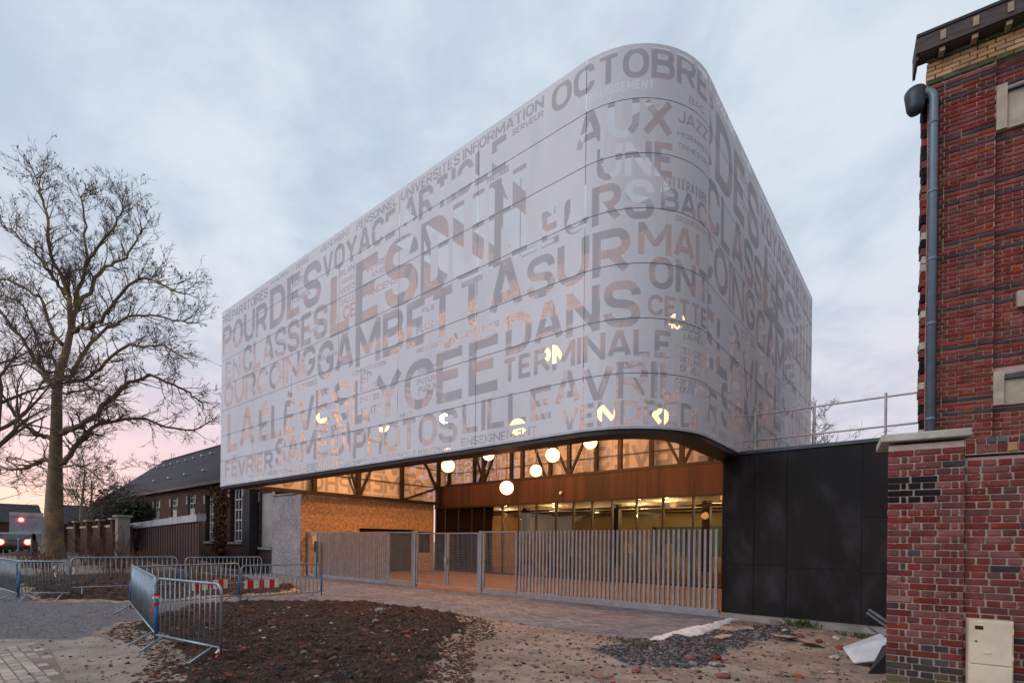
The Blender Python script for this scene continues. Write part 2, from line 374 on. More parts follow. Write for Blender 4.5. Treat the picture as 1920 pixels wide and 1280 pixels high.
def panel_mesh(u0, u1, z0, z1, pos, shifts, clip=None):
    """one sheet of the screen: solid perforation and open letters share one cut-up face"""
    co2 = [(u0, z0), (u1, z0), (u1, z1), (u0, z1)]; edges = [(0, 1), (1, 2), (2, 3), (3, 0)]; Q = []
    if clip:
        for g in clip:
            if u0 + .02 < g < u1 - .02: edges.append((len(co2), len(co2) + 1)); co2 += [(g, z0), (g, z1)]
    for a0, a1, b0, b1, qs in WQ:
        sh = shifts
        if b0 > z1 or b1 < z0: continue
        if shifts > 0 and 8.2 < b0 < 8.3 and a1 < -14: sh = 18.45
        if a0 + sh > u1 or a1 + sh < u0: continue
        for q in qs:
            if max(p[0] for p in q) + sh < u0 or min(p[0] for p in q) + sh > u1 or max(p[1] for p in q) < z0 or min(p[1] for p in q) > z1: continue
            i = len(co2); co2 += [(p[0] + sh, p[1]) for p in q]; edges += [(i, i + 1), (i + 1, i + 2), (i + 2, i + 3), (i + 3, i)]; Q.append([(p[0] + sh, p[1]) for p in q])
    V, E, T, ov, oe, of = delaunay_2d_cdt([Vector(p) for p in co2], edges, [], 0, 1e-5, False)
    VA = np.array([(v[0], v[1]) for v in V]); TA = np.array([t for t in T if len(t) == 3]); ct = VA[TA].mean(1)
    inn = (ct[:, 0] > u0) & (ct[:, 0] < u1) & (ct[:, 1] > z0) & (ct[:, 1] < z1); TA = TA[inn]; ct = ct[inn]
    hit = np.zeros(len(ct), bool)
    for q in Q:
        qa = np.array(q); bb = (ct[:, 0] >= qa[:, 0].min()) & (ct[:, 0] <= qa[:, 0].max()) & (ct[:, 1] >= qa[:, 1].min()) & (ct[:, 1] <= qa[:, 1].max()) & ~hit
        if not bb.any(): continue
        k = np.nonzero(bb)[0]; c = np.zeros(len(k), bool)
        for i in range(4):
            x0, y0 = qa[i]; x1, y1 = qa[(i + 1) % 4]
            if abs(y1 - y0) < 1e-12: continue
            c ^= ((y0 > ct[k, 1]) != (y1 > ct[k, 1])) & (ct[k, 0] < (x1 - x0) * (ct[k, 1] - y0) / (y1 - y0) + x0)
        hit[k[c]] = True
    T = [tuple(int(i) for i in t) for t in TA]; keep = [(t, (0, 1) if h else (0,)) for t, h in zip(T, hit)]
    me = bpy.data.meshes.new('panel')
    me.from_pydata([pos(v[0], v[1]) for v in V], [], [t for t, o in keep])
    me.materials.append(m_panel); me.materials.append(m_letter)
    me.polygons.foreach_set('material_index', [1 if len(o) > 1 else 0 for t, o in keep]); me.update()
    bm = bmesh.new(); bm.from_mesh(me); bmesh.ops.delete(bm, geom=[v for v in bm.verts if not v.link_faces], context='VERTS'); bm.to_mesh(me); bm.free()
    return me
screen = thing('lettered_screen', 'pale grey perforated metal screen cut with rows of French words, rounded at the street corner', 'facade', (SA, NA, 0))
GAP = 0.0065
jl = [SX0 + .003, -20.03, -17.08, -14.13, -11.18, -8.24, SA + .12]
cols = [(jl[i], jl[i + 1]) for i in range(6)] + [(SA + .12, SA + ARC)] + [(SA + ARC + i * (SY1 - NA) / 4, SA + ARC + (i + 1) * (SY1 - NA) / 4) for i in range(4)]
arcg = [SA + i * ARC / 14 for i in range(15)]
def fpos(u, z):
    p, n_ = fpath(u); return (p[0], p[1], z)
for ci, (a, b) in enumerate(cols):
    right = a >= SA + ARC - .01
    for r in range(NR):
        z0 = ZB + r * ROW; me = panel_mesh(a + GAP, b - GAP, z0 + GAP, z0 + ROW - GAP, fpos, 16.7 if right else 0.0, arcg if ci == 6 else None)
        link('panel', me, screen)
# end face over the old house and rear face: same sheets, read from outside
def epos(u, z): return (SX0, 1.55 - u, z)
def bpos(u, z): return (-26.6 - u, SY1, z)
for nm, ps, lo, hi, k in (('end', epos, 1.55 - SY1, 1.55 - SY0, 5), ('rear', bpos, -23.08, -3.1, 7)):
    for i in range(k):
        a = lo + (hi - lo) * i / k; b = lo + (hi - lo) * (i + 1) / k
        for r in range(NR):
            z0 = ZB + r * ROW
            link('panel', panel_mesh(a + GAP, b - GAP, z0 + GAP, z0 + ROW - GAP, ps, 0.0), screen)
# rails behind every joint, trim at the head and the dark edge beam at the foot
rb = MB()
fu = [SX0 + .03] + [SA * 1.0 + i * ARC / 14 for i in range(15)] + [SA + ARC + SY1 - NA - .03]
def inset(u, dd): 
    p, n_ = fpath(u); return (p[0] - n_[0] * dd, p[1] - n_[1] * dd)
for r in range(1, NR):
    z = ZB + r * ROW
    r1 = MB()
    for i in range(len(fu) - 1):
        r1.bar((*inset(fu[i], .03), z), (*inset(fu[i + 1], .03), z), .03, .10)
    r1.bar((SX0 + .06, SY0 + .1, z), (SX0 + .06, SY1 - .1, z), .05, .04); r1.bar((SX0 + .1, SY1 - .06, z), (SX1 - .1, SY1 - .06, z), .05, .04)
    r1.build('rail', m_rail, screen)
m_edge = M('dark_edge_steel', (0.028, 0.024, 0.023), 0.55, 0.4)
eb = MB()
pts0 = [inset(u, .0) for u in fu]; pts1 = [inset(u, .55) for u in fu]; pm = [inset(u, .012) for u in fu]
n = len(fu)
v = [(*p, ZB + .06) for p in pm] + [(*p, ZB - .10) for p in pm] + [(*p, ZB - .10) for p in pts1] + [(*p, ZB + .02) for p in pts1]
f = []
for i in range(n - 1):
    for k in range(3): f.append((k * n + i, k * n + i + 1, (k + 1) * n + i + 1, (k + 1) * n + i))
eb.add(v, f); eb.build('edge_beam', m_edge, screen)
m_trim = M('pale_trim', (0.45, 0.45, 0.48), 0.5, 0.0)
tb = MB()
for zt in (ZB + .015,):
    for i in range(len(fu) - 1): tb.bar((*inset(fu[i], .0), zt), (*inset(fu[i + 1], .0), zt), .05, .05)
tb.build('edge_trim', m_trim, screen)
# ------------------------------------------------------------------ roof deck with its well, and the steel frame
m_deck = M('roof_soffit', (0.30, 0.295, 0.33), 0.9)
m_steel = M('brown_painted_steel', (0.026, 0.016, 0.011), 0.55, 0.2, rnd=.06)
deck = thing('roof_deck', 'grey roof deck closing the top of the lettered screen around an open well', 'roof', (-13, 17, 11))
MB().box(SX0 + .15, SX1 - .15, 13.0, SY1 - .15, 11.0, 11.22).build('rear_slab', m_deck, deck)
MB().box(SX0 + .15, -13.2, SY0 + .3, 12.997, 11.0, 11.22).build('side_slab', m_deck, deck)
MB().box(-5.25, SX1 - .15, NA - .25, 12.997, 11.0, 11.22).build('side_slab', m_deck, deck)
lin = MB()
for i in range(len(fu) - 1): lin.bar((*inset(fu[i], .11), 11.05), (*inset(fu[i + 1], .11), 11.05), .05, .52)
lin.build('inner_liner', m_deck, deck)
for x, wd in ((-11.0, .5), (-8.6, .3), (-6.6, .45)): MB().box(x - wd / 2, x + wd / 2, SY0 + .36, 12.997, 10.9, 11.2).build('well_beam', m_deck, deck)
def truss(label, a, b, zlo, zhi, posts, diags, wv=.16, chords=True, dep=.16):
    """a, b: plan ends; posts: distances along; diags: (d0,z0,d1,z1)"""
    a = Vector((*a, 0)); b = Vector((*b, 0)); L = (b - a).length; d = (b - a) / L
    t = thing('steel_truss', label, 'truss', a + Vector((0, 0, zlo)))
    def P(x, z): q = a + d * x; return (q.x, q.y, z)
    if chords:
        for z in (zlo, zhi): MB().bar(P(0, z), P(L, z), .22, .17).build('chord', m_steel, t)
    for x in posts: MB().bar(P(x, zlo + .085), P(x, zhi - .085), wv, dep, (d.y, -d.x, 0)).build('post', m_steel, t)
    for x0, z0, x1, z1 in diags: MB().bar(P(x0, z0), P(x1, z1), .12, .1).build('brace', m_steel, t)
    return t
ZC = ZB + .06
truss('brown steel truss over the orange brick side wall', (-22.85, SY0 + .35), (-22.85, 20.9), ZC, 10.6, [3.75, 6.2, 9.0, 11.75],
      [(6.2, ZC + .1, 4.9, 7.2), (6.3, ZC + .1, 8.3, 8.6), (11.6, 4.9, 9.9, 7.6), (9.2, ZC + .1, 11.6, 4.95), (4.9, 7.2, 3.8, 10.4), (8.3, 8.6, 8.9, 10.4)], .2)
truss('brown steel truss standing on the rust-brown band', (-22.6, 21.15), (SX1 - .5, 21.15), 5.1, 10.6,
      [.2, 3.0, 5.85, 8.8, 11.6, 14.5, 17.3],
      [(3.0, 5.2, .9, 10.4), (3.1, 5.2, 5.7, 10.4), (8.7, 5.2, 6.1, 10.4), (8.9, 5.2, 11.5, 10.4), (11.7, 10.4, 14.4, 5.2), (14.6, 5.2, 17.2, 10.4)], .2)
truss('brown steel truss against the rear lettered screen', (-22.8, 22.1), (SX1 - .5, 22.1), 4.6, 10.8,
      [1.6, 4.5, 7.2, 10.0, 12.9, 15.6, 18.3], [(1.7, 4.7, 4.4, 10.6), (7.1, 4.7, 4.6, 10.6)], .18)
truss('brown steel truss close behind the street face of the screen', (-22.7, 9.3), (SA, 9.3), ZC + .02, 10.75,
      [2.7, 5.65, 8.6, 11.55, 14.5, 17.2], [(.2, 10.6, 2.6, 4.2), (2.8, 4.2, 5.55, 10.6), (8.5, 4.2, 5.75, 10.6), (8.7, 4.2, 11.45, 10.6), (14.4, 4.2, 11.65, 10.6), (14.6, 4.2, 17.1, 10.6)], .14)
truss('brown steel truss behind the right face of the screen', (-4.1, 10.6), (-4.1, 21.0), ZC + .02, 10.7, [2.9, 5.8, 8.7], [(.2, 4.2, 2.8, 10.6), (5.7, 4.2, 3.0, 10.6), (5.9, 4.2, 8.6, 10.6)], .14)
for i, (y, lb) in enumerate(((13.1, 'brown steel beam crossing the forecourt at the edge of the roof well'), (17.0, 'brown steel beam crossing the middle of the forecourt roof'))):
    b = MB().box(-22.7, -4.3, y - .12, y + .12, 10.55, 10.98).build('roof_beam', m_steel); tag(b, lb, 'beam')
lad = thing('access_ladder', 'slim pale metal ladder rising behind the rust-brown band', 'ladder', (-19.3, 21.6, 5.0))
m_galv = M('galvanised_steel', (0.28, 0.34, 0.38), 0.42, 0.75, col2=(0.2, 0.26, 0.3), vs=6, rnd=.05)
m_galvw = M('warm_galvanised', (0.5, 0.42, 0.36), 0.45, 0.5)
for x in (-.28, .28): MB().bar((-19.3 + x, 21.6, 5.05), (-19.3 + x, 21.6, 8.5), .05, .04).build('stile', m_galvw, lad)
for i in range(11): MB().bar((-19.58, 21.6, 5.25 + i * .3), (-19.02, 21.6, 5.25 + i * .3), .025, .025).build('rung', m_galvw, lad)
# ------------------------------------------------------------------ globe lamps
m_globe = emis('lamp_globe_glow', LAMP_COL, LAMP_STR)
m_cable = M('black_cable', (0.02, 0.02, 0.02), 0.6)
gm = MB().ball((0, 0, 0), .21, 24, 14).mesh('globe', m_globe, True); gmd = MB().ball((0, 0, 0), .21, 24, 14).mesh('globe', emis('fill_globe_glow', LAMP_COL, FILL_STR), True)  # second mesh is the brighter one for the added fill globes
cm_ = MB().tube([(0, 0, -.03), (0, 0, .06)], .05, 10).mesh('cap', m_cable)
GL = [(-12.16, 11.41, 4.23, 'white globe lamp at the left, hung just under another globe'), (-13.89, 13.05, 5.05, 'white globe lamp half hidden by the screen edge, behind and above the leftmost globe'),
      (-12.73, 14.01, 5.02, 'small white globe lamp cut by the screen edge right of the ladder'), (-8.78, 12.55, 4.40, 'largest white globe lamp, high above the middle of the rust-brown band'),
      (-10.83, 14.45, 4.32, 'white globe lamp touching the upper edge of the rust-brown band'), (-10.04, 11.9, 3.43, 'lowest white globe lamp, hanging in front of the rust-brown band'),
      (-8.22, 13.8, 4.93, 'white globe lamp cut by the screen edge under the word VENDREDI'),
      (-20.2, 11.5, 7.0, 'globe lamp glowing through the word ÉLÈVES'), (-13.9, 10.1, 5.55, 'globe lamp glowing between the Y of LYCÉE and the O of PHOTOS'),
      (-6.95, 9.9, 6.25, 'globe lamp glowing through the word DANS'), (-8.0, 9.9, 4.66, 'globe lamp glowing through the word LILLE'),
      (-5.9, 10.6, 4.82, 'globe lamp glowing behind the V of AVRIL'), (-5.2, 12.1, 4.93, 'globe lamp glowing through the last E of VENDREDI'),
      (-5.4, 13.6, 7.9, 'globe lamp glowing through the word CETTE'), (-20.25, 14.27, 7.42, 'added fill globe near the end screen, under the left part of the roof'), (-16.9, 15.6, 7.3, 'added fill globe near the middle of the left roof part'), (-14.3, 16.4, 7.7, 'added fill globe near the roof well, left of the two at its rear edge'), (-12.72, 15.94, 7.27, 'added fill globe near the roof well, at the middle of its rear edge'), (-9.9, 14.1, 5.69, 'lower added fill globe near the roof well, above the rust-brown band')]  # the last five are added, hidden globes that brighten the rear and end screens
for x, y, z, lb in GL:
    t = thing('globe_lamp', lb, 'lamp', (x, y, z), 'globe lamps hanging inside the screen')
    lpart('globe', gmd if 'near the' in lb else gm, t); lpart('cap', cm_, t, (0, 0, .21))
    lpart('cable', MB().tube([(0, 0, .26), (0, 0, 10.95 - z)], .012, 6).mesh('cable', m_cable), t)
# ------------------------------------------------------------------ entrance hall under the screen
HY, HX0, HX1, HB, HT = 20.9, -23.35, -3.6, 3.82, 5.03
m_corten = M('rust_brown_cladding', (0.075, 0.033, 0.019), 0.6, 0.2, col2=(0.028, 0.016, 0.012), vs=1.1, lo=.38, hi=.66, stretch=(1.6, 1.6, .12), bump=.1, bs=14)
m_alu = M('bronze_mullion', (0.032, 0.021, 0.015), 0.5, 0.3)
m_glz = glass('hall_glass', (.78, .74, .62), 1.5)
hall = thing('entrance_hall', 'glazed entrance hall under a rust-brown metal band', 'building', (HX0, HY, 0))
xs = [HX0, -20.4, -17.5, -14.6, -11.7, -8.8, -6.1, HX1]
for i in range(7):
    MB().box(xs[i] + .004, xs[i + 1] - .004, HY - .06, HY + .5, HB, HT).build('cladding_panel', m_corten, hall)
MB().box(HX0, HX1, HY - .1, HY + .5, HT + .002, HT + .06).build('coping', m_alu, hall)
MB().box(HX0, HX1, HY - .085, HY + .1, HB - .09, HB - .002).build('head_frame', m_alu, hall)
MB().box(HX0, HX1, HY - .03, HY + .12, .006, .09).build('sill_frame', m_alu, hall)
mu = [HX0 + .1, -22.42, -21.28, -20.2, -19.22, -17.9, -16.75, -15.6, -14.38, -13.34, -12.3, -11.25, -10.03, -8.8, -7.5, -6.3, -5.0, -3.75]
for x in mu: MB().box(x - .035, x + .035, HY - .06, HY + .1, .091, HB - .091).build('mullion', m_alu, hall)
for i in range(len(mu) - 1): MB().box(mu[i] + .036, mu[i + 1] - .036, HY + .0, HY + .012, .095, HB - .095).build('pane', m_glz, hall)
m_ceil = M('hall_ceiling', (0.55, 0.47, 0.36), 0.9); m_hw = M('hall_olive_wall', (0.27, 0.215, 0.13), 0.9, vs=.6); m_hf = M('hall_floor', (0.25, 0.17, 0.12), 0.35)
m_blk = M('black_steel', (0.015, 0.014, 0.015), 0.5); m_yel = M('yellow_paint', (0.62, 0.36, 0.03), 0.5); m_teal = M('teal_panel', (0.07, 0.14, 0.13), 0.6)
MB().box(HX0 + .01, HX1, HY + .13, 33, HB + .0, HB + .12).build('ceiling', m_ceil, hall)
MB().box(HX0 + .01, HX1, HY + .13, 33, -.02, .012).build('floor', m_hf, hall)
MB().box(HX0 + .01, -14.5, 32.6, 32.9, .013, HB - .001).build('rear_wall', m_hw, hall); MB().box(-14.49, HX1, 32.6, 32.9, .013, 1.0).build('rear_wall', m_hw, hall); MB().box(-14.49, HX1, 32.6, 32.9, 2.9, HB - .001).build('rear_wall', m_hw, hall)
MB().box(HX0 - .15, HX0 + .005, HY + .55, 32.9, -.02, HB - .001).build('side_wall', M('hall_brick_side', (0.46, 0.29, 0.17), .9), hall)
MB().box(HX1 - .2, HX1, HY + .52, 32.59, .013, HB - .001).build('side_wall', m_hw, hall)
for i in range(10):
    x = -14.3 + i * 1.07; MB().box(x, x + 1.02, 32.7, 32.72, 1.001, 2.899).build('rear_pane', m_teal, hall)
for x in (-19.0, -12.9, -8.2): MB().box(x, x + .35, 24.0, 24.35, .013, HB - .001).build('column', m_blk, hall)
MB().box(-16.0, HX1 - .3, 22.6, 22.75, .013, .55).build('bench_wall', M('ochre_bench', (0.42, 0.27, 0.07), .7), hall)
for i, y in enumerate((23.2, 25.4, 28.0)): MB().tube([(HX0 + .5, y, HB - .22), (HX1 - .5, y + .7, HB - .25)], .06, 8).build('pipe', m_blk, hall)
m_spot = emis('spot_glow', (1, .72, .42), 14)
spm = MB().tube([(0, 0, 0), (0, 0, .03)], .13, 14).mesh('lens', m_spot)
rgm = MB().tube([(0, 0, .005), (0, 0, .05)], .16, 14).mesh('ring', m_alu)
for i, (x, y) in enumerate(((-20.5, 24.2), (-18.6, 26.4), (-16.2, 23.4), (-14.9, 25.8), (-13.2, 27.6), (-11.6, 24.4), (-9.6, 23.2), (-8.0, 26.4), (-6.2, 28.6), (-5.2, 24.6), (-10.4, 29.0))):
    t = thing('downlight', 'small round downlight in the hall ceiling', 'light', (x, y, HB - .055), 'downlights in the hall ceiling')
    lpart('ring', rgm, t); lpart('lens', spm, t, (0, 0, -.005))
    L = bpy.data.lights.new('downlight_beam', 'POINT'); L.energy = HALL_W; L.color = (1, .72, .42); L.shadow_soft_size = .12
    o = bpy.data.objects.new('downlight_beam', L); COL.objects.link(o); o.parent = t; o.location = (0, 0, -.30)
# furniture seen through the gate
def yellow_stool(x, y):
    t = thing('yellow_stool', 'yellow stool standing behind the hall glass', 'stool', (x, y, .012), 'yellow stools in the hall')
    lpart('seat', MB().box(-.22, .22, -.22, .22, .42, .47).mesh('seat', m_yel), t)
    for a in (-.18, .18):
        for b in (-.18, .18): lpart('leg', MB().bar((a, b, 0), (a * .9, b * .9, .42), .04, .04).mesh('leg', m_yel), t)
for x, y in ((-17.2, 22.0), (-16.6, 22.4), (-17.9, 22.6)): yellow_stool(x, y)
t = thing('yellow_shelf', 'open yellow shelf unit standing behind the hall glass', 'shelf', (-20.6, 22.2, .012))
for x in (-.75, 0, .75): lpart('upright', MB().box(x - .03, x + .03, -.2, .2, 0, 2.1).mesh('upright', m_yel), t)
for z in (.05, .35, .95, 1.25): lpart('shelf_board', MB().box(-.72, -.031, -.2, .2, z, z + .14).mesh('board', m_yel), t); lpart('shelf_board', MB().box(.031, .72, -.2, .2, z, z + .1).mesh('board', m_yel), t)
t = thing('yellow_cabinet', 'tall yellow cabinet on a dark base behind the hall glass', 'cabinet', (-18.3, 23.6, .012))
lpart('base', MB().box(-.6, .6, -.25, .25, 0, .7).mesh('base', m_blk), t); lpart('door', MB().box(-.6, -.01, -.26, .25, .702, 1.9).mesh('door', m_yel), t); lpart('door', MB().box(.01, .6, -.26, .25, .702, 1.9).mesh('door', m_yel), t)
m_paper = M('paper', (0.75, 0.72, 0.68), .8)
for x, y, z, ww, hh, lb in ((-15.85, 22.4, 1.35, .2, .35, 'small pale notice stuck inside the hall behind the fence bars'), (-11.0, 22.2, 1.35, .6, .4, 'wide pale poster on a stand inside the hall'), (-9.1, 22.2, .75, .4, 1.0, 'tall ochre lit sheet inside the hall behind the fence bars'), (-14.2, 22.0, 1.1, .22, .45, 'narrow pale leaflet stand inside the hall')):
    t = thing('poster_stand', lb, 'poster', (x, y, .012)); lpart('stand', MB().box(-.02, .02, -.02, .02, 0, z).mesh('stand', m_blk), t); lpart('sheet', MB().box(-ww / 2, ww / 2, -.045, -.025, z - .05, z + hh).mesh('sheet', m_paper), t)
t = thing('dome_camera', 'small white dome camera under the rust-brown band', 'camera', (-14.0, HY - .19, 4.2)); lpart('mount', MB().tube([(0, .12, .06), (0, 0, .06)], .045, 10).mesh('mount', m_paper), t); lpart('dome', MB().ball((0, 0, 0), .075, 14, 8).mesh('dome', m_paper, True), t)
# ------------------------------------------------------------------ side wall of the forecourt
m_obrick = bpy.data.materials.new('orange_brick'); m_obrick.use_nodes = True
def brickmat(m, c1, c2, mor, bw=.22, bh=.065, ms=.01, swap='YZ', bumps=.5, rough=.9):
    m.use_nodes = True
    t = m.node_tree; n = t.nodes; l = t.links; b = n['Principled BSDF']; b.inputs['Roughness'].default_value = rough; b.inputs['Specular IOR Level'].default_value = .2
    g = n.new('ShaderNodeNewGeometry'); sx = n.new('ShaderNodeSeparateXYZ'); l.new(g.outputs['Position'], sx.inputs[0]); cb = n.new('ShaderNodeCombineXYZ')
    l.new(sx.outputs['XYZ'.index(swap[0])], cb.inputs[0]); l.new(sx.outputs['XYZ'.index(swap[1])], cb.inputs[1])
    br = n.new('ShaderNodeTexBrick'); l.new(cb.outputs[0], br.inputs['Vector'])
    br.inputs['Color1'].default_value = (*c1, 1); br.inputs['Color2'].default_value = (*c2, 1); br.inputs['Mortar'].default_value = (*mor, 1)
    br.inputs['Scale'].default_value = 1; br.inputs['Brick Width'].default_value = bw; br.inputs['Row Height'].default_value = bh; br.inputs['Mortar Size'].default_value = ms; br.inputs['Bias'].default_value = -.1
    no = n.new('ShaderNodeTexNoise'); l.new(g.outputs['Position'], no.inputs['Vector']); no.inputs['Scale'].default_value = 7; no.inputs['Detail'].default_value = 6
    mr = n.new('ShaderNodeMapRange'); l.new(no.outputs[0], mr.inputs[0]); mr.inputs[1].default_value = .3; mr.inputs[2].default_value = .7; mr.inputs[3].default_value = .6; mr.inputs[4].default_value = 1.3
    hs = n.new('ShaderNodeHueSaturation'); l.new(br.outputs[0], hs.inputs['Color']); l.new(mr.outputs[0], hs.inputs['Value']); l.new(hs.outputs[0], b.inputs['Base Color'])
    bp = n.new('ShaderNodeBump'); bp.inputs['Strength'].default_value = bumps; bp.inputs['Distance'].default_value = .02; bp.invert = True; l.new(br.outputs['Fac'], bp.inputs['Height']); l.new(bp.outputs[0], b.inputs['Normal'])
    return m
brickmat(m_obrick, (0.44, 0.30, 0.19), (0.30, 0.19, 0.12), (0.40, 0.32, 0.24))
m_pebble = M('grey_pebbledash', (0.27, 0.245, 0.25), .95, col2=(0.2, 0.18, 0.19), vs=.8, col3=(0.5, 0.46, 0.46), vs3=14, lo3=.55, hi3=.66, bump=.6, bs=30)
WX, WY0 = -23.42, 12.35
side = thing('side_wall', 'orange brick side wall of the forecourt with a grey pebbledash end', 'wall', (-25, 12.4, 0))
sw = MB()
for y0, y1, z0, z1 in ((WY0, 15.6, 0, 4.0), (15.6, 19.3, 2.42, 4.0), (19.3, 19.56, 0, 4.0), (19.56, 20.8, 0, 1.06), (19.56, 20.8, 2.32, 4.0), (20.8, 20.83, 0, 4.0)):
    sw.box(WX - .35, WX, y0, y1, z0, z1)
sw.build('brick_face', m_obrick, side)
MB().box(-26.35, WX - .352, WY0, 20.8, 0, 3.98).build('core', m_pebble, side); MB().box(-26.36, WX - .002, WY0 - .03, WY0 - .002, 0, 3.86).build('pebbledash_end', m_pebble, side)
MB().box(-26.4, WX + .04, WY0 - .06, WY0 + .3, 4.002, 4.07).build('coping', m_pebble, side)
MB().box(WX - .34, WX - .28, 15.6, 19.3, .0, 2.42).build('opening_shade_sheet', m_blk, side)  # black sheet stands in for the shade inside the garage opening
wn = MB().box(WX - .3, WX - .25, 19.6, 20.76, 1.1, 2.3).build('window', glass('dark_glass', (.1, .1, .1)), side)
MB().box(WX - .36, WX - .303, 19.56, 20.8, 1.06, 2.32).build('window_back', m_blk, side)
t = MB().box(WX + .002, WX + .012, 12.95, 13.2, 1.55, 1.95).build('notice', m_paper); tag(t, 'small white printed notice on the brick strip beside the fence', 'notice')
# ------------------------------------------------------------------ street fence with gate
FY, FH = 12.7, 2.13
m_fence = M('fence_galvanised', (0.30, 0.298, 0.312), .5, .3, col2=(0.24, 0.238, 0.25), vs=5, rnd=.08)
fence = thing('street_fence', 'grey metal street fence of upright flat bars on a steel base rail', 'fence', (-13.5, FY, 0))
MB().box(-23.35, -17.05, FY - .05, FY + .05, .0, .13).build('base_rail', m_fence, fence); MB().box(-10.2, -3.9, FY - .06, FY + .06, .0, .17).build('base_rail', m_fence, fence)
slat = None
def slats(x0, x1, pitch, wd, dp):
    me = MB().box(-wd / 2, wd / 2, -dp / 2, dp / 2, 0, FH - .13).mesh('slat', m_fence)
    k = int(round((x1 - x0) / pitch))
    for i in range(k + 1):
        o = bpy.data.objects.new('slat', me); COL.objects.link(o); o.parent = fence; o.location = (x0 + (x1 - x0) * i / k + 13.5, random.uniform(-.003, .003), .13)
slats(-22.4, -17.1, .128, .05, .06); slats(-10.12, -3.98, .1335, .06, .05)
for x in (-23.3, -22.5): MB().box(x - .05, x + .05, FY - .05, FY + .05, .131, FH).build('post', m_fence, fence)
MB().box(-23.249, -22.551, FY - .03, FY + .03, FH - .16, FH).build('top_rail', m_fence, fence)
def mesh_panel(root, x0, x1, z0, z1, off, frame=True):
    k = int((x1 - x0) / .062); m = MB()
    for i in range(1, k): x = x0 + (x1 - x0) * i / k; m.box(x - .0028, x + .0028, FY - .006, FY + .002, z0, z1)
    kz = int((z1 - z0) / .062)
    for i in range(1, kz): z = z0 + (z1 - z0) * i / kz; m.box(x0, x1, FY + .003, FY + .009, z - .0028, z + .0028)
    stuff(m.build('wire_mesh', m_fence, root))
    if frame:
        for x in (x0 - .035, x1 + .035): MB().box(x - .034, x + .034, FY - .035, FY + .035, z0 - .05, z1 + .05).build('stile', m_fence, root)
        for z in (z0 - .025, z1 + .025): MB().box(x0, x1, FY - .025, FY + .025, z - .024, z + .024).build('frame_rail', m_fence, root)
for x0, x1 in ((-16.95, -15.46), (-11.66, -10.3)):
    mesh_panel(fence, x0, x1, .2, FH - .06, 0); MB().box(x0 - .07, x1 + .07, FY - .05, FY + .05, 0, .12).build('base_rail', m_fence, fence)
gate = thing('double_gate', 'double gate of grey wire mesh leaves in the street fence', 'gate', (-13.5, FY, 0))
for x in (-15.3, -11.83): MB().box(x - .055, x + .055, FY - .055, FY + .055, 0, FH).build('gate_post', m_fence, gate)
mesh_panel(gate, -15.16, -13.62, .16, FH - .1, 0); mesh_panel(gate, -13.44, -11.98, .16, FH - .1, 0)
MB().box(-13.6, -13.46, FY - .09, FY - .036, .95, 1.2).build('lock_box', m_galv, gate)
t = thing('entry_phone', 'slim grey entry phone post at the left end of the fence', 'intercom', (-22.2, FY - .25, 0))
lpart('post', MB().box(-.1, .1, -.05, .05, 0, 1.72).mesh('post', m_galv), t); lpart('speaker_panel', MB().box(-.085, .085, -.062, -.052, 1.2, 1.68).mesh('panel', m_blk), t)
# ------------------------------------------------------------------ black annex and its guard rail
m_black = M('black_cladding', (0.012, 0.0098, 0.0100), .55, .0, col2=(0.007, 0.0060, 0.0062), vs=1.3, col3=(0.034, 0.031, 0.035), vs3=1.7, lo3=.48, hi3=.72, stretch=(1, 1, .45), rnd=.2, spec=.18)  # paler mottle puts a patchy sheen, and some dust, into the colour
m_cap = M('slate_blue_trim', (0.07, 0.085, 0.105), .45, .4)
annex = thing('black_annex', 'low black annex clad in large dark sheets beside the fence', 'building', (-3.86, 12.88, 0))
AX0, AX1, AY, AT = -3.86, 1.6, 12.86, 3.92
MB().box(AX0 + .01, AX1, AY + .03, 20.8, .0, AT - .005).build('core', M('joint_grey', (0.07, 0.068, 0.07), .9), annex)
jx = [AX0, -3.17, -2.48, -1.06, -.33, .4, AX1]; jz = [(2.39, 1.3), (1.30,), (1.25,), (2.36, 1.2), (1.3,), (2.0,)]
for i in range(6):
    zs = [AT - .01] + list(jz[i]) + [.1]
    for k in range(len(zs) - 1):
        MB().box(jx[i] + .007, jx[i + 1] - .007, AY, AY + .029, zs[k + 1] + .006, zs[k] - .006).build('cladding_sheet', m_black, annex)
MB().box(AX0 - .03, AX1, AY - .04, AY + .25, AT, AT + .075).build('parapet_cap', m_cap, annex)
for k in range(4): MB().box(AX0 - .03, AX0 + .008, AY + .002 + k * 2, AY + 1.99 + k * 2, .1, AT - .01).build('cladding_sheet', m_black, annex)
m_conc = M('pale_concrete', (0.30, 0.285, 0.27), .9, col2=(0.2, 0.185, 0.17), vs=2.5, bump=.35, bs=25)
o = MB().box(AX0 - .02, 1.6, AY - .28, AY + .02, -.05, .1).build('plinth', m_conc); tag(o, 'pale concrete footing strip along the foot of the black annex', 'footing')
gr = thing('guard_rail', 'pale tubular guard rail on the roof of the black annex', 'railing', (-3.2, 12.97, AT + .075))
ra = MB()
m_railp = M('rail_paint', (0.55, 0.53, 0.54), .4, .4)
for z in (4.86, 4.25): MB().tube([(-3.48, 12.97, z), (-.14, 12.97, z - .01)], .021, 8).build('rail', m_railp, gr)
for x in (-3.2, -1.97, -.69): MB().tube([(x, 12.97, AT + .075), (x, 12.97, 4.93)], .024, 8).build('post', m_railp, gr)
gr = thing('rear_guard_rail', 'thin distant guard rail on the far edge of the annex roof', 'railing', (-1, 20.6, AT))
for z in (4.45, 4.9): MB().tube([(-3.0, 20.6, z), (1.5, 20.6, z)], .02, 6).build('rail', m_railp, gr)
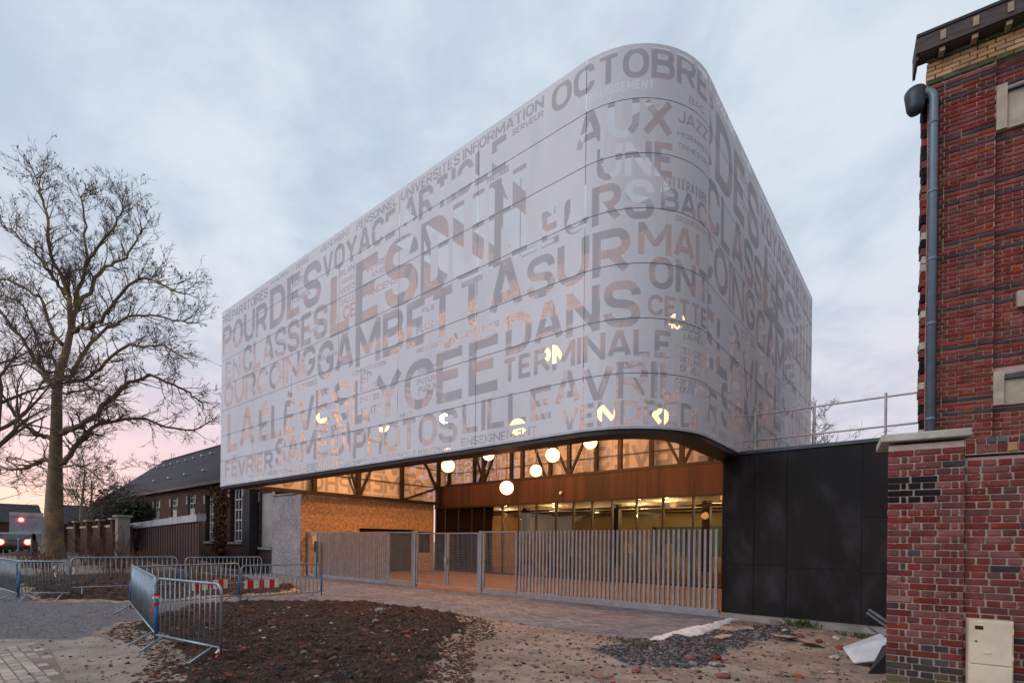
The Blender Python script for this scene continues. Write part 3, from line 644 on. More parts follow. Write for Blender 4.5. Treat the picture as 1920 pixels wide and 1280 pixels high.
for x in (-2.4, -.9, -.3, .3, 1.2): MB().tube([(x, 20.6, AT), (x, 20.6, 4.92)], .02, 6).build('post', m_railp, gr)
# ------------------------------------------------------------------ bricks
def bm_red(n, c, **k): return M(n, c, .85, 0, col2=tuple(v * .58 for v in c), vs=3.2, vdet=9, lo=.38, hi=.66, rnd=k.get('rnd', .42), bump=.35, bs=60, col3=k.get('c3'), vs3=k.get('v3', 30), lo3=.62, hi3=.7, spec=.25)
BR = {'red': bm_red('brick_red', (0.20, 0.042, 0.031), rnd=.22), 'dark': bm_red('brick_blue_black', (0.062, 0.045, 0.048), rnd=.25), 'soot': bm_red('brick_sooty', (0.012, 0.009, 0.010), rnd=.3),
      'old': bm_red('brick_old_red', (0.185, 0.042, 0.036), rnd=.26, c3=(0.32, 0.22, 0.19)), 'pale': bm_red('brick_rosy', (0.29, 0.10, 0.09), rnd=.25, c3=(0.36, 0.3, 0.27)), 'moss': bm_red('brick_mossy', (0.10, 0.075, 0.022), rnd=.4),
      'buff': bm_red('brick_buff', (0.40, 0.235, 0.12), rnd=.2), 'green': bm_red('brick_glazed_green', (0.075, 0.10, 0.042), rnd=.4), 'orange': bm_red('brick_orange', (0.3, 0.07, 0.025), rnd=.2), 'slate': bm_red('brick_slate', (0.10, 0.105, 0.12), rnd=.3)}
m_mor = M('mortar', (0.46, 0.375, 0.315), .95, col2=(0.36, 0.29, 0.24), vs=8, bump=.4, bs=50)
m_mor2 = M('pointing_pinkish', (0.42, 0.29, 0.24), .95, col2=(0.33, 0.22, 0.18), vs=8, bump=.4, bs=50)
class Frame:
    """wall face: origin, e along, n out of the wall"""
    def __init__(s, ox, oy, ex, ey): s.o = Vector((ox, oy, 0)); l = math.hypot(ex, ey); s.e = Vector((ex / l, ey / l, 0)); s.n = Vector((s.e.y, -s.e.x, 0)); s.rz = math.atan2(ey, ex)
    def P(s, a, out, z): return s.o + s.e * a + s.n * out + Vector((0, 0, z))
    def box(s, mb, a0, a1, d0, d1, z0, z1):
        v = [s.P(a, d, z) for a in (a0, a1) for d in (d1, d0) for z in (z0, z1)]
        return mb.add(v, [(0, 2, 3, 1), (4, 5, 7, 6), (0, 1, 5, 4), (2, 6, 7, 3), (0, 4, 6, 2), (1, 3, 7, 5)])
BCACHE = {}
def brick_geo(w, h, wob=0):
    """front-chamfered block, x along, -y out; slightly out of square"""
    r = random.Random(wob * 97 + int(w * 1000)); c = .006; D = .05; j = lambda s=.0045: r.uniform(-s, s)
    v = [(-w / 2, 0, -h / 2), (w / 2, 0, -h / 2), (w / 2, 0, h / 2), (-w / 2, 0, h / 2)]
    v += [(x + j(), -.010 + j(.001), z + j(.002)) for x, _, z in v[:4]]
    v += [(x * (1 - 2 * c / w) + j(), -.016 + j(.002), z * (1 - 2 * c / h) + j(.002)) for x, _, z in v[:4]]
    f = [(8, 9, 10, 11)]
    for k in range(4): f += [(k, (k + 1) % 4, 4 + (k + 1) % 4, 4 + k), (4 + k, 4 + (k + 1) % 4, 8 + (k + 1) % 4, 8 + k)]
    return v, f
def lay(root, fr, bricks, depth0, limit, score, name='brick'):
    """bricks: (a0,a1,z0,z1,kind,depth); the best-seen ones are parts, the rest one joined part per kind"""
    bricks = sorted(bricks, key=score); rest = {}
    for i, (a0, a1, z0, z1, kd, dp) in enumerate(bricks):
        wv = round(a1 - a0, 2); h = round(z1 - z0, 3); wob = random.randrange(5); p = fr.P((a0 + a1) / 2 + random.uniform(-.002, .002), dp + depth0 + random.uniform(-.002, .003), (z0 + z1) / 2 + random.uniform(-.002, .002)); rot = random.uniform(-.008, .008)
        if i < limit:
            key = (wv, h, kd, wob)
            if key not in BCACHE:
                m = MB(); m.add(*brick_geo(wv, h, wob)); BCACHE[key] = m.mesh(name, BR[kd])
            o = bpy.data.objects.new(name, BCACHE[key]); COL.objects.link(o); o.parent = root; o.matrix_parent_inverse = Matrix.Translation(root.location).inverted()
            o.location = p; o.rotation_euler = (0, rot, fr.rz)
        else:
            v, f = brick_geo(wv, h, wob); ca, sa = math.cos(fr.rz), math.sin(fr.rz)
            rest.setdefault(kd, MB()).add([(p.x + x * ca - y * sa, p.y + x * sa + y * ca, p.z + z + x * -rot) for x, y, z in v], f)
    if rest:
        m = MB(); mats = []; idx = []
        for kd, b in rest.items(): idx += [len(mats)] * len(b.f); mats.append(BR[kd]); m.add(b.v, b.f)
        me = m.mesh('bricks', mats); me.polygons.foreach_set('material_index', idx); stuff(link('bricks', me, root))
def course(a0, a1, lens, off=0.0, gap=.011):
    out = []; a = a0 - off; i = 0
    while a < a1 - .012:
        l = lens[i % len(lens)]; i += 1
        s, e = max(a, a0), min(a + l, a1)
        if e - s > .025: out.append((s, e))
        a += l + gap
    return out
# near boundary wall: pier and lower panel
E_ = (.9923, .1238)
pf = Frame(-.352, 7.173, *E_)
pier = thing('boundary_wall', 'weathered red brick boundary wall with a stone-capped pier close to the viewer', 'wall', (-.352, 7.173, 0))
pm_ = MB().prism([(-.351, 7.178), (.299, 7.259), (.36, 7.85), (-.325, 7.80)], 'z', -.05, 2.9); pf.box(pm_, .661, 3.2, -.35, -.062, -.05, 2.72); pm_.build('mortar_core', m_mor, pier)
bl = []; CH = .0746
for c in range(39):
    z0 = c * CH + .012; z1 = z0 + .060
    if z1 > 2.9: break
    ln = [.22] if c % 2 else [.1, .045, .105, .105, .105, .05, .12]
    for a0, a1 in course(.0, .655, ln, 0 if c % 2 == 0 else random.choice((.0, .03)), .019):
        k = random.random(); kd = 'old'
        if .3 < z0 < 1.75 and k < .17: kd = 'pale'
        if k > .955: kd = 'dark'
        if 2.2 < z0 < 2.5 and a0 < .37 - abs(z0 - 2.35) * .3: kd = 'soot'
        if z0 < .38: kd = 'moss' if k < .7 else 'dark'
        elif z0 < .62 and k < .4: kd = 'dark'
        bl.append((a0, a1, z0, z1, kd, 0))
    if z1 < 2.7:
        ln = [.215] if c % 2 == 0 else [.105]
        for a0, a1 in course(.672, 3.15, ln, random.choice((.02, .06, .1)), .016):
            if .69 < a0 < 1.0 and z0 < .98 and a1 < 1.06: continue
            k = random.random(); bl.append((a0, a1, z0, z1, 'old' if k < .80 else ('red' if k < .965 else 'dark'), -.058))
lay(pier, pf, bl, 0, 300, lambda b: (b[0] > 1.15, -b[2]))
# brick-on-edge coping over the panel and the stone slab over the pier
a = .67; cop = []
while a < 3.1:
    kd = random.choice(('old', 'old', 'red', 'slate', 'buff', 'dark')); cop.append((a, a + .066, 2.755, 2.845, kd, .0)); cop.append((a, a + .066, 2.852, 2.905, random.choice(('old', 'red', 'slate', 'pale')), .0)); a += .083
lay(pier, pf, cop, -.004, 60, lambda b: b[0], 'coping_brick')
q = MB(); pf.box(q, .662, 3.15, -.4, -.006, 2.74, 2.91); q.build('coping_mortar', m_mor, pier)
m_stone = M('pale_cap_stone', (0.46, 0.43, 0.37), .85, col2=(0.33, 0.3, 0.25), vs=5, bump=.3, bs=40)
q = MB(); pf.box(q, -.075, .705, -.68, .075, 2.935, 3.02); o = q.build('cap_stone', m_stone, pier)
bv = o.modifiers.new('soft', 'BEVEL'); bv.width = .012; bv.segments = 2
m_cream = M('cream_plastic', (0.64, 0.535, 0.41), .45, col2=(0.52, 0.43, 0.32), vs=3)
ub = thing('meter_box', 'cream meter box with two doors standing against the brick wall', 'meter box', pf.P(.69, .0, 0))
def ubox(a0, a1, d0, d1, z0, z1, nm, mat, bvl=.006):
    q = MB(); pf.box(q, a0, a1, d0, d1, z0, z1); o = q.build(nm, mat, ub); b = o.modifiers.new('soft', 'BEVEL'); b.width = bvl; b.segments = 2; return o
ubox(.69, 1.035, -.055, .10, -.02, 1.0, 'case', m_cream); ubox(.70, 1.025, .101, .115, .545, .985, 'door', m_cream); ubox(.70, 1.025, .101, .115, .05, .53, 'door', m_cream)
ubox(1.018, 1.03, .116, .126, .60, .66, 'hinge', m_cream, .002); ubox(1.018, 1.03, .116, .126, .87, .93, 'hinge', m_cream, .002); ubox(.735, .80, .116, .1175, .90, .94, 'plate', m_alu, .001)
ubox(.80, .86, .116, .124, .655, .675, 'handle', m_cream, .004); ubox(.735, .755, .116, .12, .77, .785, 'lock', m_blk, .002)
# tall brick house behind it
bf = Frame(-.058, 11.483, *E_)
house = thing('brick_house', 'tall dark red brick house with blue-black brick bands and a boarded cornice', 'house', (-.058, 11.483, 0))
q = MB(); bf.box(q, .0, .885, -.3, -.004, 0, 9.94); bf.box(q, .886, 4.5, -.3, -.092, 0, 9.94); bf.box(q, 0, 4.5, -.3, -.03, 9.941, 10.318); q.build('mortar_core', m_mor2, house)
MB().prism([(-.02, 11.79), (4.3, 12.33), (4.3, 18.5), (-.17, 18)], 'z', 0, 10.315).build('side_wall', m_mor2, house)
bl = []; CH = .0757
for c in range(140):
    z0 = .01 + c * CH; z1 = z0 + .0585
    if z1 > 9.87: break
    if z0 < 2.3: continue
    ph = (c - 5) % 12
    band = ph in (0, 3)
    st = c % 2
    for a0, a1, dp in [(*p, 0) for p in course(.004, .882, [.215] if (st or band) else [.105], 0 if (st or band) else .052, .011)] + [(*p, -.088) for p in course(.892, 4.46, [.215] if (st or band) else [.105], .08 * st, .011)]:
        if a0 > .875 and a1 < 1.9 and (4.08 < z0 < 4.72 or 8.66 < z0 < 9.45): continue
        k = random.random(); kd = 'dark' if band else ('red' if k < .90 else ('old' if k < .98 else 'orange'))
        bl.append((a0, a1, z0, z1, kd, dp))
# buff and green courses under the eaves
for i, kd in enumerate(('green', 'buff', 'buff', 'buff', 'buff', 'green')):
    z0 = 9.87 + i * CH
    for a0, a1 in course(-.03, 4.46, [.215], .1 * (i % 2), .011): bl.append((a0, a1, z0, z0 + .065, kd if random.random() < .9 or kd == 'green' else 'dark', .02 + .02 * (i > 4)))
lay(house, bf, bl, 0, 300, lambda b: (b[0] > 1.45, b[2] if b[2] > 3.7 else 99))
m_wood = M('weathered_boards', (0.085, 0.066, 0.06), .85, col2=(0.05, 0.038, 0.036), vs=3, stretch=(1, 1, 6), bump=.3, bs=12)
q = MB(); bf.box(q, -.2, 4.5, -.28, .28, 10.60, 10.65); q.build('roof_edge', m_blk, house)
q = MB(); bf.box(q, -.2, 4.5, .21, .26, 10.335, 10.599); q.build('fascia_board', m_wood, house); q = MB(); bf.box(q, -.2, 4.5, -.03, .209, 10.32, 10.34); q.build('soffit_board', m_wood, house)
q = MB(); bf.box(q, -.2, -.16, -.25, .209, 10.25, 10.599); q.build('verge_board', m_wood, house); 
m_brk = M('pale_bracket', (0.36, 0.27, 0.17), .8, col2=(0.25, 0.19, 0.13))
for k in range(6):
    a = .12 + k * .42; q = MB(); bf.box(q, a, a + .075, .065, .205, 10.255, 10.319); q.build('bracket', m_brk, house); q = MB(); bf.box(q, a, a + .075, .261, .28, 10.40, 10.55); q.build('bracket_cap', m_brk, house)
# quoin blocks on the hidden return, stone lintels in the recess, lead flashing
for k in range(46):
    z0 = 3.3 + k * .14; q = MB(); bf.box(q, -.05 - random.uniform(0, .03), -.002, -.3, -.05 + random.uniform(-.03, .02), z0, z0 + .12); q.build('quoin', random.choice((m_stone, BR['soot'], BR['old'])), house)
m_lint = M('sandstone_lintel', (0.40, 0.34, 0.26), .85, col2=(0.3, 0.25, 0.19), vs=4, bump=.25, bs=30)
for z0, z1 in ((8.7, 9.44), (4.12, 4.68)):
    q = MB(); v = [(.89, z0), (1.9, z0), (1.9, z1), (.89, z1)]
    bf.box(q, .888, 1.02, -.09, .03, z0, z1); q.build('lintel', m_lint, house)
    q = MB(); bf.box(q, 1.021, 1.9, -.09, -.01, z0, z1 - .14); q.build('lintel', m_lint, house)
    q = MB(); q.add([bf.P(a, d, z) for a, d, z in ((1.021, -.09, z1 - .139), (1.9, -.09, z1 - .139), (1.9, .05, z1 - .139), (1.021, .05, z1 - .139), (1.021, -.09, z1 - .04), (1.9, -.09, z1 + .06), (1.9, .05, z1 - .02), (1.021, .05, z1 - .12))], [(0, 1, 2, 3), (4, 7, 6, 5), (0, 4, 5, 1), (3, 2, 6, 7), (0, 3, 7, 4), (1, 5, 6, 2)]); q.build('flashing', m_cap, house)
q = MB(); bf.box(q, 1.17, 1.5, -.09, .02, 5.7, 5.96); q.build('lintel', m_lint, house)
m_pvc = M('blue_grey_downpipe', (0.135, 0.185, 0.235), .4, .1, col2=(0.115, 0.16, 0.2), vs=4)
dp = thing('downpipe', 'thick blue-grey downpipe with a bent top on the corner of the brick house', 'downpipe', bf.P(.06, .12, 3.0))
MB().tube([bf.P(.065, .12, 3.0), bf.P(.065, .12, 9.55)] + [bf.P(.065 - .125 * (1 - math.cos(a)), .12, 9.55 + .15 * math.sin(a)) for a in [i * math.pi / 8 for i in range(1, 9)]] + [bf.P(-.185, .12, 9.42)], .062, 16).build('pipe', m_pvc, dp, True)
for z in (3.95, 5.6, 6.72, 7.9, 9.1): MB().tube([bf.P(.065, .12, z), bf.P(.065, .12, z + .05)], .07, 16).build('collar', m_pvc, dp, True)
MB().tube([bf.P(-.19, .12, 9.40), bf.P(-.19, .12, 9.48), bf.P(-.19, .10, 9.70), bf.P(-.19, .08, 9.78)], [.09, .13, .155, .16], 18).build('hopper', M('dark_zinc', (0.05, 0.06, 0.075), .5, .4), dp, True)
# ------------------------------------------------------------------ old brick house at the left
m_dbrick = brickmat(bpy.data.materials.new('dark_old_brick'), (0.085, 0.036, 0.028), (0.055, 0.026, 0.024), (0.09, 0.06, 0.05), swap='XZ')
m_slate = M('slate_roof', (0.040, 0.037, 0.045), .7, spec=.15, col2=(0.030, 0.028, 0.034), vs=1.0, stretch=(.4, 1, 1), rnd=.12)
m_wht = M('white_window_paint', (0.5, 0.48, 0.47), .6); m_sand = M('cream_block', (0.42, 0.36, 0.29), .85)
m_render = M('grey_render', (0.33, 0.30, 0.275), .9, col2=(0.27, 0.25, 0.23), vs=1.5)
m_plin = M('dark_plinth', (0.030, 0.028, 0.032), .8)
OY, OX0, OX1, OE, ORD, ORZ = 12.5, -62.0, -26.45, 5.55, 17.5, 9.75
old = thing('old_brick_house', 'long old dark brick house with a slate roof beyond the screen', 'house', (-44, OY, 0))
wz = MB(); holes = sorted([(-35.9, -34.5, 1.6, 4.5), (-32.1, -30.4, 1.6, 4.75), (-28.15, -26.7, 1.35, 4.3), (-46.2, -45.0, 3.3, 4.55), (-42.4, -41.2, 3.3, 4.55), (-39.0, -37.8, 3.3, 4.6)])
x = OX0
for h0, h1, z0, z1 in holes:
    wz.box(x, h0, OY, OY + .35, .75, OE); wz.box(h0, h1, OY, OY + .35, .75, z0); wz.box(h0, h1, OY, OY + .35, z1, OE); x = h1
wz.box(x, OX1, OY, OY + .35, .75, OE); wz.build('wall', m_dbrick, old)
MB().box(OX0, OX1, OY - .05, OY + .35, -.1, .749).build('plinth', m_plin, old)
MB().prism([(OY + .36, 0), (22.5, 0), (22.5, OE), (ORD, ORZ - .2), (OY + .36, OE)], 'x', OX0 + .02, OX1).build('core', m_plin, old)
k = 44; sl = (ORZ - OE) / (ORD - OY)
rf = MB()
for r in range(24):
    y0 = OY - .35 + r * (ORD - OY + .35) / 24; y1 = y0 + (ORD - OY + .35) / 24 + .04; z0 = OE + (y0 - OY) * sl; z1 = OE + (y1 - OY) * sl
    rf.add([(OX0 - .2, y0, z0 + .03), (OX1 + .1, y0, z0 + .03), (OX1 + .1, y1, z1), (OX0 - .2, y1, z1), (OX0 - .2, y0, z0), (OX1 + .1, y0, z0)], [(0, 1, 2, 3), (4, 5, 1, 0)])
rf.add([(OX0 - .2, ORD, ORZ), (OX1 + .1, ORD, ORZ), (OX1 + .1, 23, 5.2), (OX0 - .2, 23, 5.2)], [(0, 1, 2, 3)])
rf.build('roof', m_slate, old)
MB().tube([(OX0 - .2, ORD, ORZ + .02), (OX1 + .1, ORD, ORZ + .02)], .12, 8).build('ridge', m_slate, old)
MB().box(OX0 - .2, OX1 + .1, OY - .38, OY - .3, OE - .42, OE - .26).build('gutter', M('brown_gutter', (.16, .11, .09), .7), old)
for i in range(12):
    x = -60 + i * 2.2; y = 16.2 if i < 8 else 13.6; x = -58.5 + i * 1.9 if i < 8 else -50 + (i - 8) * 3.6
    MB().box(x - .16, x + .16, y - .2, y + .1, OE + (y - OY) * sl + .03, OE + (y - OY) * sl + .13).build('roof_vent', m_wht, old)
m_wg = glass('window_glass', (.25, .27, .3), 1.7)
def window(root, x0, x1, y, z0, z1, nx, nz, arch=True, mat=m_wht):
    f = MB(); wd = .07
    for i in range(nx + 1): x = x0 + (x1 - x0 - wd) * i / nx; f.box(x, x + wd, y, y + .06, z0, z1)
    for i in range(nz + 1): z = z0 + (z1 - z0 - wd) * i / nz; f.box(x0 + wd, x1 - wd, y + .003, y + .057, z, z + wd)
    o = f.build('window', mat, root)
    g = MB().box(x0, x1, y + .07, y + .08, z0, z1).build('pane', m_wg, o)
    return o
for h0, h1, z0, z1 in holes:
    if h0 < -37: window(old, h0 + .02, h1 - .02, OY + .1, z0 + .02, z1 - .02, 2, 3); MB().box(h0 + .05, h1 - .05, OY + .12, OY + .2, z0, z0 + .5).build('window_board', m_wht, old)
    elif h0 < -29: window(old, h0 + .3, h1 - .02, OY + .16, z0 + .02, z1 - .02, 3, 5)
    else: MB().box(h0 + .01, h1 - .01, OY + .1, OY + .2, z0 + .01, z1 - .01).build('blind_panel', m_render, old)
    MB().box(h0 - .1, h1 + .1, OY - .1, OY - .002, z0 - .14, z0 - .01).build('sill', m_conc, old)
    for x in (h0 - .28, h1 + .06): MB().box(x, x + .22, OY - .04, OY - .002, z1 - .5, z1 + .05).build('keystone', m_sand, old)
    a = MB(); xm = (h0 + h1) / 2; hw = (h1 - h0) / 2 + .15
    for i in range(9):
        t0 = math.pi * (.12 + .76 * i / 9); t1 = math.pi * (.12 + .76 * (i + .85) / 9)
        a.add([(xm + math.cos(t) * hw * q_, y_, z1 - .15 + math.sin(t) * .34 * q_) for q_ in (1, 1.2) for y_ in (OY - .03, OY - .002) for t in (t0, t1)], [(0, 1, 5, 4), (0, 2, 3, 1), (4, 5, 7, 6), (0, 4, 6, 2), (1, 3, 7, 5)])
    a.build('arch', m_dbrick, old)
for x in (-36.9, -29.95):
    t = MB()
    for k in range(8): t.ball((x + .06 * math.sin(k * 1.9), OY - .03, 2.5 + k * .13), .1, 6, 4, (1, .35, 1))
    o = t.build('wall_anchor', M('ochre_ornament', (0.35, 0.17, 0.07), .8), old)
dpl = thing('old_downpipe', 'thin blue downpipe with a white lower end on the old brick house', 'downpipe', (-29.35, OY - .12, 0))
MB().tube([(-29.35, OY - .12, 2.3), (-29.35, OY - .12, 5.1)], .09, 10).build('pipe', m_pvc, dpl, True); MB().tube([(-29.35, OY - .12, .0), (-29.35, OY - .12, 2.29)], .10, 10).build('lower_pipe', m_wht, dpl, True)
MB().box(-29.1, -28.3, OY - .5, OY - .06, .0, 5.0).build('pilaster', m_plin, old)
# creeper on the old house
m_leafb = M('dry_creeper_leaf', (0.12, 0.05, 0.022), .85, rnd=.5); m_leafg = M('dark_evergreen_leaf', (0.022, 0.034, 0.018), .7, rnd=.5); m_leafo = M('olive_twig_leaf', (0.06, 0.05, 0.03), .8, rnd=.4)
def leaves(pts, size, mat, name, root, flat=None):
    m = MB()
    for p in pts:
        a = Vector((random.gauss(0, 1), random.gauss(0, 1), random.gauss(0, 1))).normalized(); b = a.orthogonal().normalized(); s_ = size * random.uniform(.5, 1.3)
        c = a.cross(b) * s_ * .6; b = b * s_; p = Vector(p); m.add([p - b, p + c + a * s_ * .2, p + b, p - c + a * s_ * .2], [(0, 1, 2), (0, 2, 3)])
    return stuff(m.build(name, mat, root))
cr = thing('creeper', 'dry reddish-brown creeper climbing between two tall windows of the old house', 'climbing plant', (-33.2, OY, 0))
pts = []
while len(pts) < 1500:
    z = random.uniform(.9, 5.4); wv = .35 + .35 * sm(z, 3.5, 5.4) * 3; x = random.gauss(-33.3, wv)
    if -36.5 < x < -30.3 and not (-35.9 < x < -34.5 and z < 4.5) and not (-31.8 < x and z < 4.7): pts.append((x, OY - random.uniform(.03, .22), z))
leaves(pts, .12, m_leafb, 'leaves', cr); st = MB()
for k in range(5): st.tube([(-33.3 + random.uniform(-.2, .2), OY - .05, .0), (-33.3 + random.uniform(-.3, .3), OY - .06, 2.2), (-33.3 + random.uniform(-.8, .8), OY - .06, 5.0)], [.04, .03, .015], 5)
st.build('stem', m_leafo, cr)
# lean-to, pillar and boundary piers
m_corr = M('rust_red_boards', (0.060, 0.026, 0.020), .7, col2=(0.045, 0.02, 0.016), vs=2, rnd=.12)
m_zinc = M('pale_zinc_edge', (0.42, 0.45, 0.47), .5, .3)
she = thing('board_shelter', 'low shelter of dark red-brown boards with a pale sloping roof edge', 'shelter', (-34, 9.5, 0))
for i in range(58):
    x0 = -39.8 + i * .2; MB().box(x0 + .006, x0 + .194, 9.5 + (i % 2) * .03, 9.56 + (i % 2) * .03, rise(x0) - .1, 2.30 + (x0 + 39.8) * .026).build('board', m_corr, she)
MB().add([(-39.9, 9.4, 2.32), (-28.2, 9.4, 2.62), (-28.2, 9.4, 2.98), (-39.9, 9.4, 2.68), (-39.9, 9.9, 2.36), (-28.35, 9.9, 2.66), (-28.35, 9.9, 3.04), (-39.9, 9.9, 2.74)], [(0, 1, 2, 3), (7, 6, 5, 4), (3, 2, 6, 7), (0, 4, 5, 1), (1, 5, 6, 2), (0, 3, 7, 4)]).build('roof', m_zinc, she)
pil = thing('white_pillar', 'pale rendered pillar with a flat cap between the board shelter and the pier wall', 'pillar', (-37.56, 8.5, 0))
MB().box(-37.86, -37.26, 8.25, 8.85, 0, 3.0).build('shaft', m_render, pil); MB().box(-37.98, -37.14, 8.14, 8.96, 3.001, 3.12).build('cap', m_sand, pil)
bw = thing('pier_wall', 'dark brick boundary wall with capped piers running behind the big bare tree', 'wall', (-45, 8.9, 0))
MB().box(-62, -37.9, 8.9, 9.15, 0, 2.45).build('wall', m_dbrick, bw); MB().box(-62, -37.9, 8.85, 9.2, 2.452, 2.6).build('coping', m_sand, bw)
for x in (-40.4, -43.6, -47.2, -51.2, -56): MB().box(x - .3, x + .3, 8.6, 8.898, 0, 2.9).build('pier', m_dbrick, bw); MB().box(x - .42, x + .42, 8.5, 8.899, 2.902, 3.0).build('pier_cap', m_sand, bw)
# ------------------------------------------------------------------ ground
def graded(a, b, st, lo, hi, g=1.28):
    c = list(np.arange(a, b + 1e-6, st)); s_ = st; x = a; L = []
    while x > lo: s_ = min(s_ * g, 120); x -= s_; L.append(x)
    s_ = st; x = b; Rr = []
    while x < hi: s_ = min(s_ * g, 120); x += s_; Rr.append(x)
    return np.array(L[::-1] + c + Rr)
gx = graded(-24, 2.0, .065, -900, 700); gy = graded(-.5, 13.0, .05, -500, 900)
X, Y = np.meshgrid(gx, gy, indexing='ij')
wb = lambda sc, am, sd: (vnoise(X + 500, Y + 500, sc, sd, 4) - .5) * am
JX = X + wb(1.1, 1.1, 1) + wb(4.0, .35, 11); JY = Y + wb(1.1, 1.1, 2) + wb(4.0, .35, 12)
soilA = [(-14.6, 5.4), (-13.8, 6.7), (-13.2, 7.6), (-12.2, 8.3), (-11.0, 8.5), (-9.8, 8.4), (-8.6, 8.2), (-7.4, 7.4), (-6.6, 6.4), (-5.6, 5.0), (-4.6, 4.0), (-4.3, 2.6), (-5.2, 1.4), (-7.0, 2.1), (-8.4, 2.55), (-10.3, 2.75), (-13.0, 3.5), (-14.4, 4.6)]
drive = [(-30, 12.7), (-3.72, 12.7), (-3.72, 8.55), (-11.1, 8.55), (-12.3, 8.3), (-13.3, 7.6), (-13.8, 6.6), (-14.6, 5.6), (-15.6, 5.6), (-15.7, 7.2), (-16.2, 8.6), (-18.0, 9.3), (-23, 9.75), (-30, 10.2)]
gravel = [(-14.5, 5.6), (-13.3, 3.6), (-12.9, 2.9), (-11.6, 2.3), (-11.2, 1.6), (-12.3, .9), (-14.5, .9), (-18, .6), (-26, .3), (-26, 1.8), (-18.0, 2.6), (-17.1, 3.6), (-16.4, 5.2), (-15.8, 5.8)]
soilB = [(-30, 2.5), (-18.8, 2.6), (-17.2, 3.7), (-16.5, 5.5), (-15.9, 7.4), (-16.5, 8.5), (-18.2, 9.2), (-23, 9.6), (-30, 10)]
gpile = [(-4.3, 7.2), (-3.9, 8.7), (-3.4, 10.2), (-2.8, 11.9), (-1.9, 11.9), (-2.3, 9.8), (-2.5, 8.0), (-2.6, 7.0), (-3.4, 6.6)]
conc = [(-12.2, .9), (-11.4, 2.2), (-10.3, 2.55), (-8.5, 2.2), (-7.2, 1.7), (-5.6, .8), (-4.8, -1), (-14, -1)]
mA = inpoly(soilA, JX, JY); mD = inpoly(drive, X, Y); mG = inpoly(gravel, JX, JY) & ~mA; mB = inpoly(soilB, JX, JY) & ~mG & ~mD; mP = inpoly(gpile, JX, JY); mC = inpoly(conc, JX, JY)
Z = 0.5 * np.clip((-X - 26) / 16, 0, 1) ** 2 * (3 - 2 * np.clip((-X - 26) / 16, 0, 1))
near = (X > -25) & (X < 3) & (Y > -2) & (Y < 14)
rough = (vnoise(X + 300, Y + 300, 2.2, 3, 5) - .5)
Z = Z + np.where(near, rough * .05, 0)
def soft(mask, it=8):
    f = mask.astype(float)
    for _ in range(it):
        f = (np.roll(f, 1, 0) + np.roll(f, -1, 0) + np.roll(f, 1, 1) + np.roll(f, -1, 1) + f) / 5
    return f
sA = soft(mA, 10); sB = soft(mB, 10); sP = soft(mP, 10)
Z += sA * (.07 + (vnoise(X + 90, Y + 90, 1.3, 5, 3) - .4) * .15 + (vnoise(X + 90, Y + 90, 6.0, 6, 5) - .5) * .20)
Z += sB * (.05 + (vnoise(X + 50, Y + 50, 1.0, 7, 4) - .4) * .28); Z += sP * (.02 + (vnoise(X, Y, 2.0, 8, 4) - .35) * .16)
fore = (Y > 12.4) & (X > -31) & (X < 3)
Z = np.where(mD | fore, -.075, Z); sD = soft(mD | fore, 2); Z = np.where((sD > .01) & ~(mD | fore), np.minimum(Z, .02), Z)
Z = np.where(mG, Z * .4 + .005, Z); Z = np.where(mC, Z * .35 - .005, Z)
ni, nj = X.shape; me = bpy.data.meshes.new('ground')
idx = np.arange(ni * nj).reshape(ni, nj); quads = np.stack([idx[:-1, :-1], idx[1:, :-1], idx[1:, 1:], idx[:-1, 1:]], -1).reshape(-1, 4)
me.vertices.add(ni * nj); me.vertices.foreach_set('co', np.stack([X, Y, Z], -1).reshape(-1)); me.loops.add(quads.size); me.loops.foreach_set('vertex_index', quads.reshape(-1).astype(np.int32))
me.polygons.add(len(quads)); me.polygons.foreach_set('loop_start', np.arange(0, quads.size, 4, dtype=np.int32)); me.polygons.foreach_set('loop_total', np.full(len(quads), 4, np.int32)); me.update(); me.validate()
me.polygons.foreach_set('use_smooth', [True] * len(me.polygons))
# what the surface is made of: soil, gravel, concrete (numbers between 0 and 1 stored on the vertices)
for nm, f in (('soil', np.maximum(soft(mA, 3), soft(mB, 3) * .8)), ('gravel', np.maximum(soft(mG, 2), soft(mP, 3))), ('concrete', soft(mC, 3))):
    at = me.attributes.new(nm, 'FLOAT', 'POINT'); at.data.foreach_set('value', np.clip(f, 0, 1).reshape(-1).astype(np.float32))
mg = bpy.data.materials.new('building_site_ground'); mg.use_nodes = True
t_ = mg.node_tree; n_ = t_.nodes; l_ = t_.links; b_ = n_['Principled BSDF']; b_.inputs['Roughness'].default_value = .95; b_.inputs['Specular IOR Level'].default_value = .15
ge = n_.new('ShaderNodeNewGeometry')
def gn(sc, det=6, r=.62):
    x = n_.new('ShaderNodeTexNoise'); l_.new(ge.outputs['Position'], x.inputs['Vector']); x.inputs['Scale'].default_value = sc; x.inputs['Detail'].default_value = det; x.inputs['Roughness'].default_value = r; return x.outputs[0]
def gr_(v, a, b):
    x = n_.new('ShaderNodeMapRange'); x.interpolation_type = 'SMOOTHSTEP'; l_.new(v, x.inputs[0]); x.inputs[1].default_value = a; x.inputs[2].default_value = b; return x.outputs[0]
def gm(f, a, b):
    x = n_.new('ShaderNodeMix'); x.data_type = 'RGBA'; l_.new(f, x.inputs[0])
    for i, v in ((6, a), (7, b)):
        if isinstance(v, tuple): x.inputs[i].default_value = (*v, 1)
        else: l_.new(v, x.inputs[i])
    return x.outputs[2]
def gat(nm):
    a = n_.new('ShaderNodeAttribute'); a.attribute_name = nm; return a.outputs['Fac']
